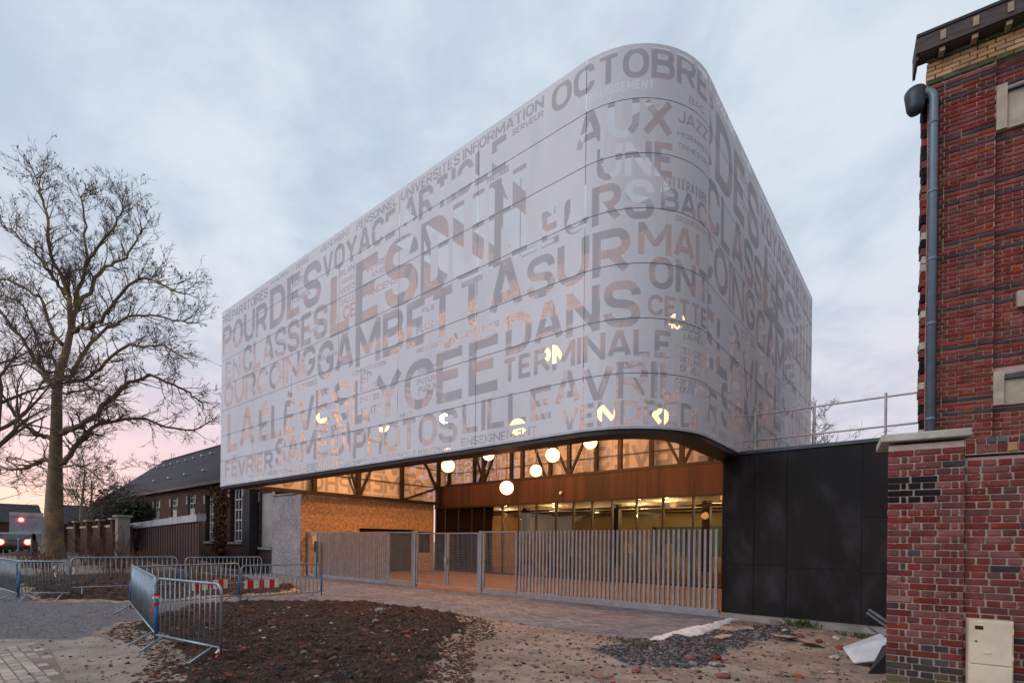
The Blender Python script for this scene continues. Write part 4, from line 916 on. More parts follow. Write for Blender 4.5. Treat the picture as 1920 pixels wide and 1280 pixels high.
def gmul(a, b):
    x = n_.new('ShaderNodeMath'); x.operation = 'MULTIPLY'; l_.new(a, x.inputs[0]); l_.new(b, x.inputs[1]); return x.outputs[0]
def gadd(a, b):
    x = n_.new('ShaderNodeMath'); x.operation = 'ADD'; l_.new(a, x.inputs[0])
    if isinstance(b, float): x.inputs[1].default_value = b
    else: l_.new(b, x.inputs[1])
    return x.outputs[0]
sand = gm(gr_(gn(1.1), .38, .62), SAND_A, SAND_B); sand = gm(gr_(gn(5.5), .52, .66), sand, (0.12, 0.075, 0.055)); sand = gm(gr_(gn(45, 3), .60, .68), sand, (0.42, 0.36, 0.32))
soil = gm(gr_(gn(6), .35, .65), (0.060, 0.037, 0.028), (0.034, 0.023, 0.018)); soil = gm(gr_(gn(2.0), .55, .7), soil, (0.115, 0.047, 0.028)); soil = gm(gr_(gn(60, 3), .64, .70), soil, (0.22, 0.18, 0.15))
grav = gm(gr_(gn(70, 4), .35, .65), (0.115, 0.115, 0.125), (0.20, 0.20, 0.21)); grav = gm(gr_(gn(3), .5, .7), grav, (0.11, 0.105, 0.115))
con = gm(gr_(gn(1.6), .35, .65), (0.36, 0.305, 0.255), (0.26, 0.22, 0.185)); con = gm(gr_(gn(8), .58, .68), con, (0.10, 0.08, 0.07))
thr = lambda a, sc: gr_(gadd(gat(a), gmul(gadd(gn(sc, 7, .7), -.5), (lambda: (lambda v: v.outputs[0])(n_.new('ShaderNodeValue')))())), .42, .58)
def edge(a, sc, amp=.7):
    x = n_.new('ShaderNodeMath'); x.operation = 'MULTIPLY_ADD'; l_.new(gn(sc, 7, .7), x.inputs[0]); x.inputs[1].default_value = amp; x.inputs[2].default_value = -.5 * amp
    return gr_(gadd(gat(a), x.outputs[0]), .40, .60)
out_ = gm(edge('concrete', 5), sand, con); out_ = gm(edge('gravel', 9), out_, grav); out_ = gm(edge('soil', 7), out_, soil)
l_.new(out_, b_.inputs['Base Color'])
bp_ = n_.new('ShaderNodeBump'); bp_.inputs['Strength'].default_value = .8; bp_.inputs['Distance'].default_value = .03; l_.new(gn(38, 8, .75), bp_.inputs['Height']); l_.new(bp_.outputs[0], b_.inputs['Normal'])
me.materials.append(mg); ground = struct(link('ground', me))
def gz(x, y):
    i = int(np.clip(np.searchsorted(gx, x) - 1, 0, ni - 2)); j = int(np.clip(np.searchsorted(gy, y) - 1, 0, nj - 2))
    u = (x - gx[i]) / (gx[i + 1] - gx[i]); v = (y - gy[j]) / (gy[j + 1] - gy[j])
    return float((Z[i, j] * (1 - u) + Z[i + 1, j] * u) * (1 - v) + (Z[i, j + 1] * (1 - u) + Z[i + 1, j + 1] * u) * v)
def mask_at(mk, x, y):
    i = int(np.clip(np.searchsorted(gx, x) - 1, 0, ni - 2)); j = int(np.clip(np.searchsorted(gy, y) - 1, 0, nj - 2)); return bool(mk[i, j])
# ------------------------------------------------------------------ paving
m_pav = M('grey_clay_paver', (0.165, 0.168, 0.192), .85, col2=(0.128, 0.13, 0.148), vs=.9, rnd=.3, col3=(0.18, 0.172, 0.165), vs3=1.3, lo3=.5, hi3=.66, bump=.25, bs=70)
m_bed = M('paver_bed', (0.09, 0.075, 0.065), .95)
driveway = MB().add([(x, y, -.03) for x, y in drive], [tuple(range(len(drive)))]).build('driveway', m_bed); struct(driveway)
PVW, PVL = .105, .21
pm0 = MB(); c = .006
v = [(-PVL / 2 + .004, -PVW / 2 + .004, -.03), (PVL / 2 - .004, -PVW / 2 + .004, -.03), (PVL / 2 - .004, PVW / 2 - .004, -.03), (-PVL / 2 + .004, PVW / 2 - .004, -.03)]
v += [(x, y, -.006) for x, y, _ in v[:4]] + [(x * (1 - .05), y * (1 - .1), .0) for x, y, _ in v[:4]]
PF = [(8, 9, 10, 11)]
for k in range(4): PF += [(k, (k + 1) % 4, 4 + (k + 1) % 4, 4 + k), (4 + k, 4 + (k + 1) % 4, 8 + (k + 1) % 4, 8 + k)]
pm0.add(v, PF); pme = pm0.mesh('paver', m_pav); cand = []
ax, ay = np.meshgrid(np.arange(-26, -3.6, PVL), np.arange(5.5, 12.62, PVW), indexing='ij')
ax = ax + (np.round(ay / PVW).astype(int) % 2) * PVL / 2
ok = inpoly(drive, ax - .1, ay - .05) & inpoly(drive, ax + .1, ay + .05) & (ay < 12.58)
px_, py_ = ax[ok], ay[ok]; order = np.argsort(px_ ** 2 + py_ ** 2); rest = MB()
for q, i in enumerate(order):
    x, y = float(px_[i]), float(py_[i]); dz = random.uniform(-.004, .004); rz = random.uniform(-.02, .02); tx = random.uniform(-.012, .012)
    if q < 300:
        o = bpy.data.objects.new('paver', pme); COL.objects.link(o); o.parent = driveway; o.location = (x, y, dz); o.rotation_euler = (tx, -tx, rz)
    else: rest.add([(x + a - b * rz, y + b + a * rz, dz + cz + b * tx) for a, b, cz in v], PF)
stuff(rest.build('pavers', m_pav, driveway))
# old setts at the lower left
m_set = M('old_stone_sett', (0.40, 0.34, 0.285), .9, col2=(0.31, 0.26, 0.22), vs=3, rnd=.2, bump=.3, bs=40)
setts = MB().add([(-11.4, .35, .004), (-8.1, .25, .004), (-7.6, 1.25, .004), (-10.6, 1.5, .004)], [(0, 1, 2, 3)]).build('sett_paving', M('sett_joint_sand', (0.20, 0.165, 0.135), .95)); struct(setts)
sme = {}
for r in range(9):
    for k in range(16):
        x = -11.3 + k * .235 + (r % 2) * .11; y = .38 + r * .125
        if x > -7.9 - .3 * (r > 5) or (x < -10.9 and r < 1) or y > 1.45 - (x + 10.6) * .08: continue
        if random.random() < .05 + .25 * (r > 6): continue
        o = bpy.data.objects.new('sett', sme.setdefault(k % 4, MB().add([(a * 1.05, b_2 * (1.08 + .02 * (k % 4)), c_ - .0) for a, b_2, c_ in v], PF).mesh('sett', m_set))); COL.objects.link(o); o.parent = setts
        o.location = (x, y, .012 + random.uniform(-.006, .004)); o.rotation_euler = (random.uniform(-.02, .02), random.uniform(-.02, .02), random.uniform(-.04, .04))
m_fore = M('forecourt_red_concrete', (0.20, 0.125, 0.10), .8, col2=(0.16, 0.10, 0.08), vs=1.2, bump=.1, bs=30)
struct(MB().box(-23.42, -3.9, 12.64, 20.88, -.06, .0).build('forecourt', m_fore))
o = MB().prism([(-23, 9.62), (-18.05, 9.2), (-16.2, 8.5), (-15.75, 7.3), (-15.95, 7.3), (-16.4, 8.35), (-18.15, 9.02), (-23, 9.42)], 'z', -.06, .05).build('kerb_edging', M('sandy_kerb', (0.40, 0.29, 0.20), .95, col2=(0.28, 0.2, 0.14), vs=6, bump=.4, bs=30)); tag(o, 'sandy pale kerb edging between the driveway and the left soil bed', 'kerb')
# ridge of white lime along the driveway edge
ws = MB(); nx_, ny_ = 14, 120
for j in range(ny_ + 1):
    tq = j / ny_; cxm = -3.72 + .22 * tq; cym = 8.45 + 3.95 * tq; wd = .26 * (.6 + .5 * math.sin(math.pi * min(1, tq * 1.2 + .1)))
    for i in range(nx_ + 1):
        s_ = i / nx_ * 2 - 1; x = cxm + s_ * wd + .10 * mnoise.noise(Vector((cym * 1.7, s_, 5))); y = cym + .06 * s_; h = .07 * (1 - s_ * s_) * (.7 + .5 * mnoise.noise(Vector((x * 5, y * 5, 3)))) + .02 * mnoise.noise(Vector((x * 22, y * 22, 1)))
        ws.v.append((x, y, max(-.02, h + .0 - (.03 if abs(s_) > .95 else 0))))
for j in range(ny_):
    for i in range(nx_): a = j * (nx_ + 1) + i; ws.f.append((a, a + 1, a + nx_ + 2, a + nx_ + 1))
stuff(tag(ws.build('lime_ridge', M('white_lime', (0.62, 0.61, 0.62), .95, col2=(0.48, 0.46, 0.46), vs=5, bump=.5, bs=30), None, True), 'long low ridge of white lime powder at the driveway edge', 'lime'))
# ------------------------------------------------------------------ loose matter on the ground
def rock(r, seed, flat=.6):
    rn = random.Random(seed); m = MB()
    bm = bmesh.new(); bmesh.ops.create_icosphere(bm, subdivisions=1, radius=1)
    for vv in bm.verts: vv.co *= rn.uniform(.7, 1.15); vv.co.z *= flat
    vs_ = [tuple(q.co * r) for q in bm.verts]; fs = [tuple(q.index for q in f.verts) for f in bm.faces]; bm.free(); return vs_, fs
def shard(seed):
    rn = random.Random(seed); a = [rn.uniform(-.35, .35) for _ in range(12)]
    vs_ = [(-1 + a[0], -.8 + a[1], -.4), (1 + a[2], -.7 + a[3], -.4), (.8 + a[4], .8 + a[5], -.4), (-.9 + a[6], .7, -.4), (-.7 + a[7], -.5, .4 + a[8]), (.7, -.5 + a[9], .35), (.6 + a[10], .6, .3 + a[11]), (-.6, .5, .45)]
    return vs_, [(4, 5, 6, 7), (0, 1, 5, 4), (1, 2, 6, 5), (2, 3, 7, 6), (3, 0, 4, 7)]
SH = [shard(i) for i in range(12)]
def scatter(name, label, cat, mats, n, fn, smin, smax, powr=2.5, lift=.25):
    B = [MB() for _ in mats]; c = 0; tries = 0
    while c < n and tries < n * 30:
        tries += 1; p = fn()
        if p is None: continue
        x, y = p; s_ = smin + (smax - smin) * random.random() ** powr; vs_, fs = random.choice(SH); rz = random.uniform(0, 6.28); ca, sa = math.cos(rz) * s_, math.sin(rz) * s_; tl = random.uniform(-.5, .5); z = gz(x, y) + s_ * lift
        random.choice(B).add([(x + a * ca - b * sa, y + a * sa + b * ca, z + cc * s_ + a * tl * s_ * .5) for a, b, cc in vs_], fs); c += 1
    m = MB(); ix = []
    for k, b in enumerate(B): ix += [k] * len(b.f); m.add(b.v, b.f)
    me = m.mesh(name, mats); me.polygons.foreach_set('material_index', ix); return stuff(tag(link(name, me), label, cat))
def pick(x0, x1, y0, y1, mk=None, near=True):
    def f():
        x = random.uniform(x0, x1); y = random.uniform(y0, y1)
        if near and random.random() > min(1, 7.0 / (x * x + y * y) ** .5): return None
        if mk is not None and not mask_at(mk, x, y): return None
        return x, y
    return f
m_clod = M('dark_soil_clod', (0.048, 0.032, 0.025), .95, rnd=.45); m_bark = M('brown_chip', (0.095, 0.045, 0.028), .9, rnd=.5); m_bark2 = M('red_brown_bark', (0.13, 0.042, 0.024), .9, rnd=.4); m_pebp = M('pale_pebble', (0.33, 0.28, 0.25), .85, rnd=.35); m_peb = M('blue_grey_pebble', (0.16, 0.16, 0.17), .8, rnd=.4); m_redc = M('red_brick_chip', (0.24, 0.06, 0.035), .9, rnd=.4); m_dkp = M('dark_pebble', (0.045, 0.046, 0.055), .8, rnd=.4)
scatter('soil_clods', 'crumbly dark clods and bark chips covering the soil bed', 'soil', [m_clod, m_clod, m_clod, m_bark, m_bark], 16000, pick(-14.8, -3.8, 1.6, 8.6, mA), .007, .036, 2.6, .12)
scatter('soil_clods', 'clods and dead leaves on the soil behind the left barriers', 'soil', [m_clod, m_bark, m_bark], 2600, pick(-26, -15.8, 2.4, 9.6, mB, False), .02, .09, 3, .15)
scatter('soil_clods', 'larger lumps of earth turned up on the soil bed', 'soil', [m_clod, m_clod, m_bark2], 420, pick(-14.6, -4.2, 1.8, 8.4, mA), .03, .085, 2.4, .05)
mT = (soft(mA, 60) > .03) & ~mA & ~mD & ~mG
scatter('soil_clods', 'bark chips and soil crumbs spilling over the edge of the soil bed', 'soil', [m_bark, m_clod, m_bark2], 5200, pick(-14, -2.6, 1.8, 8.6, mT), .006, .034, 2.6, .1)
scatter('pebbles', 'small pale stones strewn over the soil bed', 'pebbles', [m_pebp, m_pebp, m_redc], 420, pick(-14.8, -3.8, 1.6, 8.6, mA), .010, .034, 2.5, .3)
scatter('gravel', 'blue-grey crushed stone on the footpath', 'gravel', [m_peb, m_peb, m_dkp, m_pebp], 7000, pick(-20, -11, .4, 5.8, mG, False), .006, .014, 2, .15)
scatter('gravel', 'blue-grey and black chippings heaped beside the white lime', 'gravel', [m_peb, m_dkp, m_dkp, m_clod, m_bark], 5200, pick(-4.4, -1.7, 6.5, 12.0, mP, False), .008, .03, 2.2, .25)
scatter('rubble', 'mixed stone and brick crumbs on the trodden sand', 'rubble', [m_pebp, m_bark, m_bark, m_bark, m_redc, m_peb, m_clod, m_clod], 4200, pick(-8.6, .2, 2.6, 12.4, ~(mA | mD)), .006, .034, 3.6, .2)
scatter('rubble', 'stone crumbs on the trodden corner by the near barrier', 'rubble', [m_pebp, m_clod, m_bark, m_peb], 900, pick(-12.5, -5, .4, 3.2, ~mA & ~mG), .006, .03, 3.2, .25)
# bigger stones and brick bats: each its own thing
rmesh = {}
def stone(x, y, s_, mat, label, group, cat='stone', nm='stone', flat=.55):
    k = (mat.name, random.randrange(4))
    if k not in rmesh:
        m = MB(); m.add(*rock(1, hash(k[0]) % 99 + k[1], flat)); rmesh[k] = m.mesh(nm, mat)
    o = bpy.data.objects.new(nm, rmesh[k]); COL.objects.link(o); o.location = (x, y, gz(x, y) + s_ * .25); o.scale = (s_ * random.uniform(.9, 1.3), s_ * random.uniform(.7, 1), s_ * random.uniform(.8, 1.1)); o.rotation_euler = (random.uniform(-.3, .3), random.uniform(-.3, .3), random.uniform(0, 6)); return tag(o, label, cat, group)
for x, y, s_ in ((-9.9, 7.2, .08), (-9.6, 6.95, .13), (-8.7, 6.2, .10), (-7.5, 5.6, .09), (-10.4, 6.6, .07), (-7.0, 6.05, .07), (-9.5, 4.5, .05), (-8.6, 3.9, .05), (-6.9, 3.7, .06), (-11.9, 6.0, .06), (-6.3, 4.6, .06), (-13.1, 5.4, .06)):
    stone(x, y, s_, m_pebp, 'pale broken stone lying on the dark soil bed', 'pale stones on the soil')
for x, y, s_ in ((-8.6, 6.7, .07), (-6.8, 5.5, .10), (-6.4, 3.6, .06), (-5.7, 4.4, .06), (-7.9, 3.3, .06), (-5.5, 5.2, .07), (-9.3, 7.6, .06)):
    stone(x, y, s_, m_redc, 'reddish brick fragment lying on the dark soil bed', 'brick fragments on the soil', 'brick fragment', 'brick_fragment')
for x, y, s_ in ((-2.75, 7.6, .10), (-2.45, 7.9, .09), (-2.05, 6.9, .10), (-1.3, 7.6, .07), (-3.05, 6.4, .07), (-1.5, 10.6, .10), (-1.15, 10.2, .09), (-3.3, 5.8, .09), (-1.85, 10.9, .08)):
    stone(x, y, s_, m_redc, 'red brick fragment among the rubble near the black annex', 'brick fragments in the rubble', 'brick fragment', 'brick_fragment')
for x, y, s_ in ((-2.6, 7.3, .08), (-2.35, 7.45, .08), (-1.55, 6.5, .09), (-1.25, 6.35, .07), (-2.1, 7.15, .07), (-1.1, 9.3, .08), (-1.7, 10.0, .09), (-2.0, 10.4, .08), (-.9, 7.0, .07), (-1.3, 11.2, .09), (-2.2, 11.3, .09), (-1.0, 8.2, .06)):
    stone(x, y, s_, m_pebp, 'pale stone lump among the rubble near the black annex', 'stones in the rubble')
o = stone(-2.55, 12.2, .16, m_pebp, 'rounded white stone against the annex footing', None, 'stone')
for x, y, s_ in ((-2.9, 9.7, .17), (-2.0, 10.35, .26), (-1.55, 10.15, .22), (-2.75, 10.7, .18)):
    o = stone(x, y, s_, M('sandy_mortar_slab', (0.40, 0.29, 0.2), .95, col2=(0.3, 0.2, 0.14), vs=6), 'flat sandy mortar slab in front of the black annex', 'mortar slabs', 'slab', 'mortar_slab', .16)
# low weeds at the footing and moss at the driveway corner
def weed(x, y, n, r, h, label, mat):
    t = thing('weed', label, 'plant', (x, y, gz(x, y))); m = MB()
    for _ in range(n):
        a = random.uniform(0, 6.28); rr = random.uniform(0, r); bx, by = math.cos(a) * rr * 1.6, math.sin(a) * rr * .7; l = h * random.uniform(.5, 1.2); dx, dy = random.gauss(0, .5) * l, random.gauss(0, .5) * l; w2 = l * .13
        m.add([(bx - w2 * .4, by, 0), (bx + w2 * .4, by, 0), (bx + dx * .6 + w2, by + dy * .6, l * .7), (bx + dx, by + dy, l), (bx + dx * .6 - w2, by + dy * .6, l * .7)], [(0, 1, 2, 4), (4, 2, 3)])
    stuff(lpart('leaves', m.mesh('leaves', mat), t)); return t
m_weed = M('weed_green', (0.055, 0.085, 0.022), .8, rnd=.4); m_mosy = M('dry_moss', (0.095, 0.075, 0.03), .9, rnd=.4)
weed(-2.05, 12.35, 70, .22, .16, 'bright green weed at the annex footing right of the white stone', m_weed); weed(-2.5, 12.3, 30, .15, .09, 'small low green weed beside the white stone at the footing', m_weed); weed(-.95, 11.75, 60, .25, .1, 'green weed by the annex footing near the leaning board', m_weed)
weed(-4.2, 8.2, 220, .34, .045, 'brownish moss tuft at the corner of the driveway', m_mosy); weed(-3.55, 7.7, 60, .18, .07, 'small ochre tuft below the white lime ridge', m_mosy)
# scrap leaning by the pier
m_bord = M('pale_blue_board', (0.45, 0.52, 0.58), .5)
sb = thing('leaning_board', 'pale blue-white five-sided board lying tilted beside the brick pier', 'board', (-.8, 9.2, 0))
P5 = [Vector(p) for p in ((-.83, 8.99, .03), (-1.02, 9.46, .16), (-.56, 9.78, .39), (-.44, 9.35, .38), (-.55, 8.87, .13))]; nn_ = (P5[1] - P5[0]).cross(P5[4] - P5[0]).normalized() * .02
MB().add(P5 + [p + nn_ for p in P5], [(0, 1, 2, 3, 4), (9, 8, 7, 6, 5)] + [(i, 5 + i, 5 + (i + 1) % 5, (i + 1) % 5) for i in range(5)]).build('sheet', m_bord, sb)
bs_ = thing('black_sheet', 'black plastic sheet leaning against the brick pier under the pale board', 'sheet', (-.5, 8.6, 0))
P4 = [Vector(p) for p in ((-.62, 8.45, -.01), (-.40, 8.60, -.01), (-.34, 8.72, .40), (-.47, 8.70, .36))]
MB().add(P4 + [p + Vector((.0, .03, .01)) for p in P4], [(0, 1, 2, 3), (7, 6, 5, 4), (0, 4, 5, 1), (1, 5, 6, 2), (2, 6, 7, 3), (3, 7, 4, 0)]).build('sheet', m_blk, bs_)
for k, (a, b, lb) in enumerate((((-.74, 10.3, .70), (-.2, 9.6, .42), 'uppermost thin metal profile poking out behind the brick pier'), ((-.76, 10.3, .64), (-.2, 9.5, .34), 'bright metal profile just under the uppermost one behind the pier'), ((-.74, 10.2, .42), (-.25, 9.3, .22), 'lowest metal profile poking out above the pale board'))):
    o = MB().bar(a, b, .035, .025).build('metal_profile', m_galv); tag(o, lb, 'metal profile')
# ------------------------------------------------------------------ crowd barriers
m_bar = M('barrier_galvanised', (0.26, 0.33, 0.37), .45, .6, col2=(0.18, 0.235, 0.27), vs=5, rnd=.06); m_blu = M('blue_sleeve', (0.02, 0.12, 0.30), .5); m_red = M('red_film', (0.42, 0.015, 0.02), .5); m_whf = M('white_film', (0.62, 0.6, 0.6), .5); m_tape = M('tape_orange_red', (0.6, 0.08, 0.06), .6)
def barrier(a, b, label, blue_left=False, blue_right=False, nb=None, lean=0.0, boards=(), tapes=(), zoff=0.0):
    a = Vector((*a, 0)); b = Vector((*b, 0)); L = (b - a).length; z0 = gz(*((a + b) / 2).xy) + zoff
    t = thing('crowd_barrier', label, 'barrier', (a.x, a.y, z0), 'galvanised crowd barriers', math.atan2(b.y - a.y, b.x - a.x)); t.rotation_euler = (lean, 0, t.rotation_euler[2])
    H, LO, r = 1.08, .2, .13
    def arc(cx_, cz_, s0): return [(cx_ + math.cos(s0 + k * math.pi / 10) * r, 0, cz_ + math.sin(s0 + k * math.pi / 10) * r) for k in range(6)]
    pts = [(0, 0, LO - .12)] + [(0, 0, H - r)] + arc(r, H - r, math.pi)[::1][:0] + [(r - math.cos(k * math.pi / 10) * r, 0, H - r + math.sin(k * math.pi / 10) * r) for k in range(1, 6)] + [(L - r + math.sin(k * math.pi / 10) * r, 0, H - r + math.cos(k * math.pi / 10) * r) for k in range(0, 6)] + [(L, 0, LO - .12)]
    lpart('frame', MB().tube(pts, .0195, 8).mesh('frame', m_bar, True), t); lpart('bottom_rail', MB().tube([(0, 0, LO), (L, 0, LO)], .0185, 8).mesh('bottom_rail', m_bar, True), t)
    nb = nb or int(round(L / .115)); bmh = MB().tube([(0, 0, LO), (0, 0, H - .01)], .009, 6).mesh('bar', m_bar, True)
    for i in range(1, nb): lpart('bar', bmh, t, (L * i / nb, 0, 0))
    lg = MB().tube([(0, 0, LO + .0), (0, .12, .14), (0, .34, .012)], .017, 7).mesh('leg', m_bar, True)
    for x in (.22, L - .22):
        lpart('leg', lg, t, (x, 0, 0)); lpart('leg', lg, t, (x + .03, 0, 0), (0, 0, math.pi))
    sl_ = MB().tube([(0, 0, LO + .02), (0, 0, .74)], .031, 10).mesh('sleeve', m_blu, True)
    if blue_left: lpart('sleeve', sl_, t)
    if blue_right: lpart('sleeve', sl_, t, (L, 0, 0))
    for bx in boards:
        pn = lpart('warning_board', MB().box(0, .94, -.045, -.03, .42, .66).mesh('board', m_whf), t, (bx, 0, 0))
        for s0, s1 in ((.08, .24), (.40, .46), (.475, .53), (.68, .82)): lpart('stripe', MB().box(s0, s1, -.05, -.0452, .421, .659).mesh('stripe', m_red), pn)
    for tx_, tz_, ln_, an_, mt_ in tapes:
        m = MB(); m.tube([(0, 0, 0), (0, 0, .05)], .034, 8); m.add([(-.02, -.035, .03), (.02, -.035, .03), (.02 + math.sin(an_) * ln_, -.06, .03 - math.cos(an_) * ln_), (-.02 + math.sin(an_) * ln_, -.062, .03 - math.cos(an_) * ln_)], [(0, 1, 2, 3), (3, 2, 1, 0)])
        lpart('tape', m.mesh('tape', mt_), t, (tx_, 0, tz_))
    return t
barrier((-9.30, 2.56), (-7.52, 2.83), 'nearest crowd barrier, seen face on, red-white tape on its blue left post', True, False, 13, 0, (), ((0, .80, .02, 0, m_red), (0, .76, .02, 0, m_whf), (0, .66, .15, -.5, m_red), (1.78, .14, .03, 0, m_whf), (1.78, .08, .03, 0, m_red)))
barrier((-14.0, 3.36), (-9.38, 2.57), 'crowd barrier seen nearly edge on, joined to the left post of the nearest one', True, False, 38, 0, (), ((.05, .2, .12, .8, m_whf),))
barrier((-14.2, 3.46), (-14.75, 6.0), 'crowd barrier behind the nearest one, with a red and white board near its right end', False, True, 20, 0, (1.3,))
barrier((-15.0, 6.15), (-14.8, 8.5), 'crowd barrier on the driveway with a red and white board at its left end', False, True, 18, 0, (.08,))
barrier((-19.4, 3.2), (-18.9, 5.75), 'long crowd barrier in front of the white pillar', False, True, 20, 0, (), ((.05, .75, .1, .2, m_whf), (.05, .62, .06, -.3, m_whf)))
barrier((-18.6, 5.9), (-18.1, 8.1), 'rear crowd barrier in front of the old house, partly hidden by the two with boards', True, False, 19)
barrier((-19.3, 2.1), (-18.4, 3.05), 'short leaning crowd barrier at the left, in front of the big tree', False, False, 15, .1, (), ((.95, .9, .05, 0, m_whf), (.95, .72, .1, .4, m_whf)))
barrier((-24.2, 1.75), (-19.2, 2.05), 'crowd barrier at the left edge of the view, with a blue right end', False, True, 44, -.06, (), ((4.95, .78, .03, 0, m_whf),))
# ------------------------------------------------------------------ trees
m_barkt = M('plane_bark', (0.20, 0.145, 0.09), .9, col2=(0.115, 0.085, 0.058), vs=1.6, col3=(0.30, 0.19, 0.065), vs3=1.1, lo3=.54, hi3=.6, bump=.5, bs=8)
m_twig = M('dark_twig', (0.12, 0.085, 0.06), .9, rnd=.15)
MINR = [.011]
def grow(mb, tips, p, d, L, r, depth, droop, nb=(2, 4), segs=4, k=3):
    pts = [Vector(p)]; rad = [r]; d = d.normalized()
    for i in range(segs):
        d = (d + Vector((random.gauss(0, .16), random.gauss(0, .16), random.gauss(0, .13) + droop))).normalized(); pts.append(pts[-1] + d * L / segs); rad.append(r * (1 - .72 * (i + 1) / segs))
    mb.tube(pts, rad, k if r < .03 else 5, False)
    if depth <= 0: tips.append(pts[-1]); return
    for _ in range(random.randint(*nb)):
        i = random.uniform(.25, 1.0) * segs; j = min(int(i), segs - 1); q = pts[j].lerp(pts[j + 1], i - j); ax = d.orthogonal().normalized(); ax.rotate(Matrix.Rotation(random.uniform(0, 6.28), 3, d))
        nd_ = (d + ax * random.uniform(.5, 1.1)).normalized(); grow(mb, tips, q, nd_, L * random.uniform(.45, .72), max(MINR[0], rad[j] * .6), depth - 1, droop, nb, max(2, segs - 1), k)
LIMBS = {
'T':([(-40.1,5.83,0.11),(-40.14,5.8,1.95),(-40.13,5.81,3.54),(-40.1,5.83,5.12),(-40.09,5.85,6.39),(-40.06,5.87,8.39),(-40.01,5.91,11.16),(-39.66,6.19,12.72),(-39.44,6.37,14.06)],0.56,0.15),
'R1':([(-40.01,5.91,11.09),(-38.96,6.25,10.98),(-37.47,6.71,10.86),(-36.27,7.05,11.31),(-34.54,7.82,12.29),(-33.05,8.4,12.26),(-31.59,8.96,12.0),(-30.72,9.42,11.39)],0.16,0.04),
'R2':([(-40.0,5.92,7.92),(-39.2,6.32,8.11),(-38.09,6.84,8.46),(-36.69,7.61,9.58),(-35.76,8.12,10.46),(-34.6,9.07,11.0),(-33.34,10.11,10.49),(-32.58,10.74,9.83)],0.24,0.05),
'R3':([(-40.03,5.89,6.08),(-39.45,6.37,6.66),(-39.11,6.91,7.85),(-38.31,7.96,8.7),(-37.22,9.51,9.01),(-35.81,11.32,8.49),(-35.18,12.48,9.12)],0.22,0.04),
'R4':([(-39.98,5.93,11.09),(-40.08,6.5,11.55),(-40.06,7.16,13.23),(-39.74,8.2,14.91),(-38.85,9.46,15.89),(-37.93,10.73,15.91),(-36.8,11.92,15.66)],0.18,0.04),
'R5':([(-39.49,6.34,13.86),(-38.64,6.65,14.05),(-37.3,7.11,14.06),(-35.64,7.7,15.2),(-33.9,8.35,16.19),(-32.32,9.13,15.53),(-31.08,9.77,14.96)],0.17,0.04),
'U1':([(-39.44,6.38,14.02),(-39.19,6.2,15.61),(-38.97,5.99,16.61),(-39.03,5.42,17.91),(-38.81,5.21,20.08),(-39.11,4.83,21.54),(-39.19,4.64,22.25)],0.19,0.03),
'U2':([(-39.42,6.39,14.06),(-39.52,6.57,15.01),(-39.69,6.69,16.28),(-39.86,7.07,18.29),(-40.4,7.14,20.44),(-40.94,7.09,22.54),(-41.07,7.11,23.34)],0.2,0.03),
'U3':([(-39.55,6.67,15.34),(-39.6,7.29,17.24),(-39.41,8.22,18.69),(-39.16,8.94,19.45),(-38.95,9.37,20.62),(-38.78,9.77,21.57)],0.15,0.03),
'U4':([(-39.86,7.07,18.29),(-38.52,7.66,19.76),(-37.31,8.13,20.72),(-36.85,8.25,21.63)],0.12,0.03),
'M1':([(-40.07,5.86,10.52),(-40.74,5.57,11.15),(-41.44,5.25,12.04),(-42.86,4.6,13.92),(-44.42,3.83,15.64),(-46.04,3.02,17.0)],0.22,0.04),
'M2':([(-39.68,6.18,13.07),(-39.78,5.84,13.39),(-39.64,5.43,14.24),(-39.57,4.98,15.44),(-40.06,4.05,16.12),(-40.63,3.07,16.2)],0.16,0.04),
'M3':([(-40.1,5.84,7.6),(-40.56,5.45,7.72),(-40.82,4.86,8.0),(-40.95,4.1,9.08),(-40.96,3.57,10.01),(-41.22,2.84,11.21)],0.2,0.04),
'M4':([(-39.21,6.05,15.95),(-39.36,5.67,16.64),(-39.53,5.27,17.27),(-39.83,4.76,18.16),(-40.35,4.08,19.0),(-40.77,3.47,19.61)],0.13,0.03),
'M5':([(-39.94,5.97,11.47),(-41.63,5.87,12.78),(-43.5,5.63,13.6),(-45.78,5.04,16.74),(-47.33,4.42,17.66),(-48.98,3.7,18.15)],0.13,0.03),
'M6':([(-40.16,5.79,6.01),(-40.67,5.36,6.32),(-41.68,4.79,5.93),(-42.97,4.12,5.79),(-44.81,3.25,6.43)],0.18,0.05),
'R6':([(-40.02,5.9,4.97),(-38.79,6.52,4.32),(-37.93,6.98,3.69),(-36.95,7.4,3.98)],0.06,0.02),
'R7':([(-40.08,5.85,5.76),(-38.31,6.66,5.96),(-36.72,7.59,4.91),(-35.28,8.51,4.6)],0.08,0.02),
'B1':([(-40.0,5.92,10.2),(-36.62,6.11,9.8),(-33.8,6.49,9.52),(-31.79,6.85,8.83)],0.1,0.02),
}
